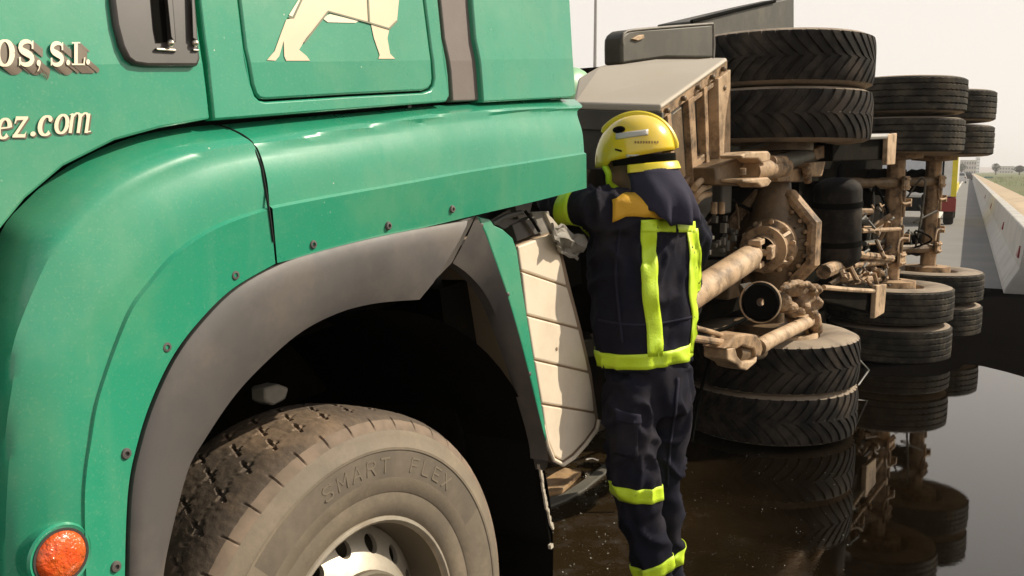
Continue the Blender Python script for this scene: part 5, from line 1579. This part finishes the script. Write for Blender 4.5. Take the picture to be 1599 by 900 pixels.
# ================================================================== MOTORWAY BEHIND
BL = 0.49
bar = thing('concrete_barrier', 'long pale concrete barrier with red reflectors along the right edge of the motorway', 'barrier', RX(BL + .3, 13.2, 0))
def bprof(d):
    return [RX(BL, d, 0), RX(BL + .02, d, .08), RX(BL + .16, d, .34), RX(BL + .22, d, .80), RX(BL + .235, d, .82), RX(BL + .405, d, .82), RX(BL + .42, d, .80), RX(BL + .48, d, .34), RX(BL + .62, d, .08), RX(BL + .64, d, 0)]
d0 = 13.25; kseg = 0
while d0 < 700:
    ln_ = 6.0 if d0 < 70 else 40.0
    mb = MB()
    rows = [bprof(d0 + .012), bprof(d0 + ln_ - .012)]
    R = mb.grid(rows, cu=True); mb.face(R[0][::-1]); mb.face(R[1])
    mb.build('barrier_segment', M_concrete, bar, smooth=False, bevel=0.012 if d0 < 40 else 0)
    d0 += ln_
for d in (13.95, 20.5, 32, 44):
    mb = MB(); c = RX(BL + .17, d, .50)
    nn = (-RR + OZ * .2).normalized(); uu = nn.cross(RD).normalized(); uu = uu if uu.z > 0 else -uu
    mb.prism([c + uu * .09 + nn * .012, c - uu * .06 - RD * .20 + nn * .012, c - uu * .06 + RD * .20 + nn * .012], -nn * .03)
    mb.build('reflector', M_red, bar, smooth=False)

# emergency van beyond the trailer
def on_ground(px, py): return ground(px, py)
vp = RX(0, 0); 
vc = on_ground(1440, 352); vd = vc.dot(RD); vl = vc.dot(RR) 
vl1 = on_ground(1490, 352).dot(RR)
van = thing('emergency_vehicle', 'white emergency vehicle with yellow edge stripe and red bumper seen between the trailer axles', 'vehicle', RX(vl1 - 1.15, vd + 2, 0))
def vbox(name, l0, l1, da, db, z0, z1, m, par=None, bev=.02):
    mb = MB(); mb.obox(RX((l0 + l1) / 2, (da + db) / 2, (z0 + z1) / 2), RR * ((l1 - l0) / 2), RD * ((db - da) / 2), OZ * ((z1 - z0) / 2)); return mb.build(name, m, par or van, smooth=False, bevel=bev)
r1 = vl1; l1_ = vl1 - 2.35
vbox('body', l1_, r1, vd, vd + 6.0, .85, 2.75, M_white, bev=.06)
vbox('edge_stripe', r1 - .14, r1 + .01, vd - .012, vd + .02, .86, 2.5, M_yellowstripe)
vbox('edge_stripe', r1 + .002, r1 + .014, vd + .1, vd + 5.8, 1.0, 1.25, M_yellowstripe)
vbox('rear_bumper', l1_ - .02, r1 - .56, vd - .06, vd + .3, .42, .83, M_black)
vbox('rear_bumper', r1 - .55, r1 + .01, vd - .06, vd + .3, .42, .83, M_red)
vbox('rear_window', l1_ + .25, r1 - .40, vd - .015, vd + .02, 1.25, 2.05, M_glass)
vbox('window_frame', l1_ + .20, r1 - .35, vd - .010, vd + .02, 1.20, 2.10, M_black)
vbox('light_bar', l1_ + .4, r1 - .4, vd + .6, vd + .9, 2.76, 2.92, M_blue)
for (l, d) in ((l1_ + .18, vd + .9), (r1 - .18, vd + .9), (l1_ + .18, vd + 4.7), (r1 - .18, vd + 4.7)):
    mb = MB(); mb.lathe(RX(l, d, .42), RR, [(.05, -.15), (.38, -.14), (.42, -.10), (.42, .10), (.38, .14), (.05, .15)], 20); mb.build('wheel', M_rubber, van)

# lamp post behind the box
lp = at(929, 100, 42.0); lp.z = 0
post = thing('lamp_post', 'slim grey lamp post rising above the green and tan wreck', 'lamp post', lp)
mb = MB(); mb.tube([lp, V((lp.x, lp.y, 11.5))], [.11, .06], 10); mb.build('pole', M_galv, post)
mb = MB(); t0 = V((lp.x, lp.y, 11.4)); mb.tube([t0, t0 + RR * 1.0 + OZ * .35, t0 + RR * 1.9 + OZ * .45], [.05, .045, .04], 8); mb.build('arm', M_galv, post)
mb = MB(); mb.obox(t0 + RR * 2.2 + OZ * .46, RR * .35, RD * .14, OZ * .07); mb.build('lamp_head', M_galv, post, bevel=.03)

# far signs, buildings, trees
def far_sign(name, label, px0, px1, py0, py1, dep, m, cat='sign'):
    a, b = at(px0, py1, dep), at(px1, py0, dep)
    base = V(((a.x + b.x) / 2, (a.y + b.y) / 2, 0))
    t = thing(name, label, cat, base)
    w_ = (b - a).dot(RT) / 2
    c = V((base.x, base.y, (a.z + b.z) / 2)); hz = (b.z - a.z) / 2
    mb = MB(); mb.obox(c, RT * w_, V((0, .06, 0)), OZ * hz); mb.build('sign_panel', m, t, smooth=False, bevel=.01)
    for s in (-.6, .6):
        mb = MB(); mb.tube([V((c.x + w_ * s, c.y + .12, -.0)), V((c.x + w_ * s, c.y + .12, c.z + hz * .8))], .08, 8); mb.build('post', M_galv, t)
    return t
far_sign('motorway_sign', 'small blue motorway sign above the far carriageway beside the white building', 1489, 1498, 250, 265, 150, M_blue)
far_sign('roadside_sign', 'teal roadside sign at the far end of the grassy verge', 1537, 1550, 276, 284, 140, M_teal)
def building(name, label, px0, px1, ytop, dep, m, floors=3, cols=6):
    a, b = at(px0, 268, dep), at(px1, 268, dep)
    h = max(2.0, at(px0, ytop, dep).z)
    base = V(((a.x + b.x) / 2, (a.y + b.y) / 2, 0))
    t = thing(name, label, 'building', base)
    w_ = (b.x - a.x) / 2
    dp = w_ * .7
    mb = MB(); mb.obox(base + OZ * (h / 2) + V((0, dp, 0)), RT * w_, V((0, dp, 0)), OZ * (h / 2)); mb.build('wall', m, t, smooth=False)
    mb = MB(); mb.obox(base + OZ * (h + .25) + V((0, dp, 0)), RT * (w_ * 1.02), V((0, dp * 1.02, 0)), OZ * .25); mb.build('roof', M_concrete, t, smooth=False)
    for f in range(floors):
        for c in range(cols):
            z = h * (f + .55) / floors; x = base.x - w_ + 2 * w_ * (c + .5) / cols
            mb = MB(); mb.obox(V((x, base.y - .03, z)), RT * (w_ / cols * .5), V((0, .05, 0)), OZ * (h / floors * .24)); mb.build('window', M_window, t, smooth=False)
    return t
building('warehouse', 'large pale grey building at the vanishing point of the road', 1496, 1524, 252, 420, M_wall, 3, 7)
building('house', 'low tan block on the far right skyline', 1560, 1582, 261, 520, M_wall, 2, 5)
building('house', 'small pale block farther right on the skyline, touching the picture edge', 1586, 1606, 263, 560, M_white, 2, 4)
building('house', 'distant narrow white tower block left of the roadside sign', 1524, 1529, 247, 700, M_white, 5, 2)
def tree(label, px, dep, h, r):
    b = at(px, 268, dep); b.z = .6
    t = thing('tree', label, 'tree', b)
    mb = MB(); mb.tube([b, b + OZ * h * .35, b + OZ * h * .7 + RT * .2], [r * .12, r * .09, r * .03], 8)
    for k in range(4):
        a = k * 1.7; mb.tube([b + OZ * h * (.35 + .06 * k), b + OZ * h * (.6 + .06 * k) + V((math.cos(a), math.sin(a), 0)) * r * .6], [r * .05, r * .02], 6)
    mb.build('trunk', M_bark, t)
    mb = MB()
    for k in range(420):
        a = random.uniform(0, 6.28); q = random.random() ** .6; zz = random.uniform(-1, 1)
        rr = r * q * math.sqrt(max(0, 1 - zz * zz)) * (1 + .35 * noise.noise(V((math.cos(a) * 2, math.sin(a) * 2, zz * 2))))
        p = b + OZ * (h * .68 + zz * h * .34) + V((math.cos(a) * rr, math.sin(a) * rr, 0))
        s = r * random.uniform(.10, .2)
        d1 = V((random.gauss(0, 1), random.gauss(0, 1), random.gauss(0, 1))).normalized(); d2 = d1.orthogonal().normalized()
        mb.face(mb.vs([p - d1 * s, p + d2 * s * .6, p + d1 * s, p - d2 * s * .6]))
    mb.build('crown', M_leaf, t, smooth=False, recalc=False)
tree('round dark tree on the skyline right of the roadside sign', 1555, 260, 3.2, 1.3)
tree('bushy tree standing at the right picture edge above the grass', 1592, 230, 2.4, 1.5)
tree('low tree between the blue sign and the white building', 1501, 300, 3.4, 1.6)
# scrub on the verge
mb = MB()
for k in range(900):
    l = random.uniform(2.3, 22); d = random.uniform(22, 170)
    z = 0.55 + (l - 2.1) / 88 * .8
    p = RX(l, d, z)
    for q in range(3):
        s = random.uniform(.12, .4); o_ = V((random.uniform(-.3, .3), random.uniform(-.3, .3), 0))
        d1 = V((random.uniform(-.5, .5), random.uniform(-.5, .5), 1)).normalized(); d2 = d1.orthogonal().normalized()
        mb.face(mb.vs([p + o_ - d2 * s * .3 - OZ * .1, p + o_ + d2 * s * .3 - OZ * .1, p + o_ + d1 * s]))
sc = mb.build('verge_scrub', M_grass, smooth=False, recalc=False, kind='stuff')

# far cars on the other lanes
def car(label, px, dep, m):
    b = at(px, 270, dep); b.z = 0
    t = thing('parked_car', label, 'car', b)
    mb = MB(); pr_ = [(-.85, .25), (-.85, .8), (-.7, 1.0), (-.6, 1.42), (.6, 1.42), (.7, 1.0), (.85, .8), (.85, .25)]
    mb.prism([b + RR * x + OZ * z for x, z in pr_], RD * 4.0); mb.build('body', m, t, smooth=False, bevel=.06)
    mb = MB(); mb.prism([b + RR * x + OZ * z - RD * .01 for x, z in ((-.62, 1.02), (-.54, 1.36), (.54, 1.36), (.62, 1.02))], RD * .03); mb.build('rear_window', M_window, t, smooth=False)
    for x in (-.7, .7):
        mb = MB(); mb.obox(b + RR * x + OZ * .82 - RD * .01, RR * .1, RD * .02, OZ * .08); mb.build('tail_light', M_red, t, smooth=False)
        for dd in (.7, 3.2):
            mb = MB(); mb.lathe(b + RR * (x * 1.05) + RD * dd + OZ * .3, RR, [(.05, -.1), (.3, -.1), (.3, .1), (.05, .1)], 14); mb.build('wheel', M_rubber, t)
car('white car far down the road beside the emergency vehicle', 1499, 120, M_white)
car('dark car farthest down the road near the vanishing point', 1511, 160, M_boxside)

# ================================================================== DEBRIS BY THE MUDFLAP
b0 = ground(880, 752)
def gq(pts, z): return [ground(x, y, z) for x, y in pts]
mb = MB(); mb.prism(gq([(850, 748), (866, 738), (882, 730), (908, 736), (892, 752), (876, 766), (852, 770)], .035), OZ * -.025)
tag(mb.build('broken_board', M_rust, smooth=False, bevel=.004), 'splintered rusty brown board lying below the cream tank cover', 'board')
mb = MB()
mb.prism(gq([(852, 778), (880, 770), (910, 750), (944, 724), (950, 734), (912, 764), (884, 780), (858, 790)], .02), OZ * -.016)
tag(mb.build('metal_strip', M_fendgrey, smooth=False, bevel=.003), 'bent grey metal strip on the wet ground beside the firefighter', 'strip')
mb = MB()
mb.tube([*[ground(x, y, .05) for x, y in sp2([(915, 718), (925, 716), (934, 719)], 8)]], .006, 8)
tag(mb.build('wire_scrap', M_chrome), 'thin bright wire scrap behind the brown board', 'wire')

# ================================================================== HAZE
mb = MB(); mb.obox(V((0, 1100, 24.0)), V((1900, 0, 0)), V((0, 1900, 0)), V((0, 0, 26.5)))
hz = mb.build('haze', None, smooth=False); hz['kind'] = 'stuff'
hm = bpy.data.materials.new('thin_haze'); hm.use_nodes = True
hn = hm.node_tree.nodes; hn.remove(hn['Principled BSDF'])
pv = hn.new('ShaderNodeVolumePrincipled'); pv.inputs['Color'].default_value = (.95, .95, .95, 1); pv.inputs['Density'].default_value = 0.0006; pv.inputs['Anisotropy'].default_value = 0.3
hm.node_tree.links.new(pv.outputs[0], hn['Material Output'].inputs['Volume'])
hz.data.materials.append(hm)
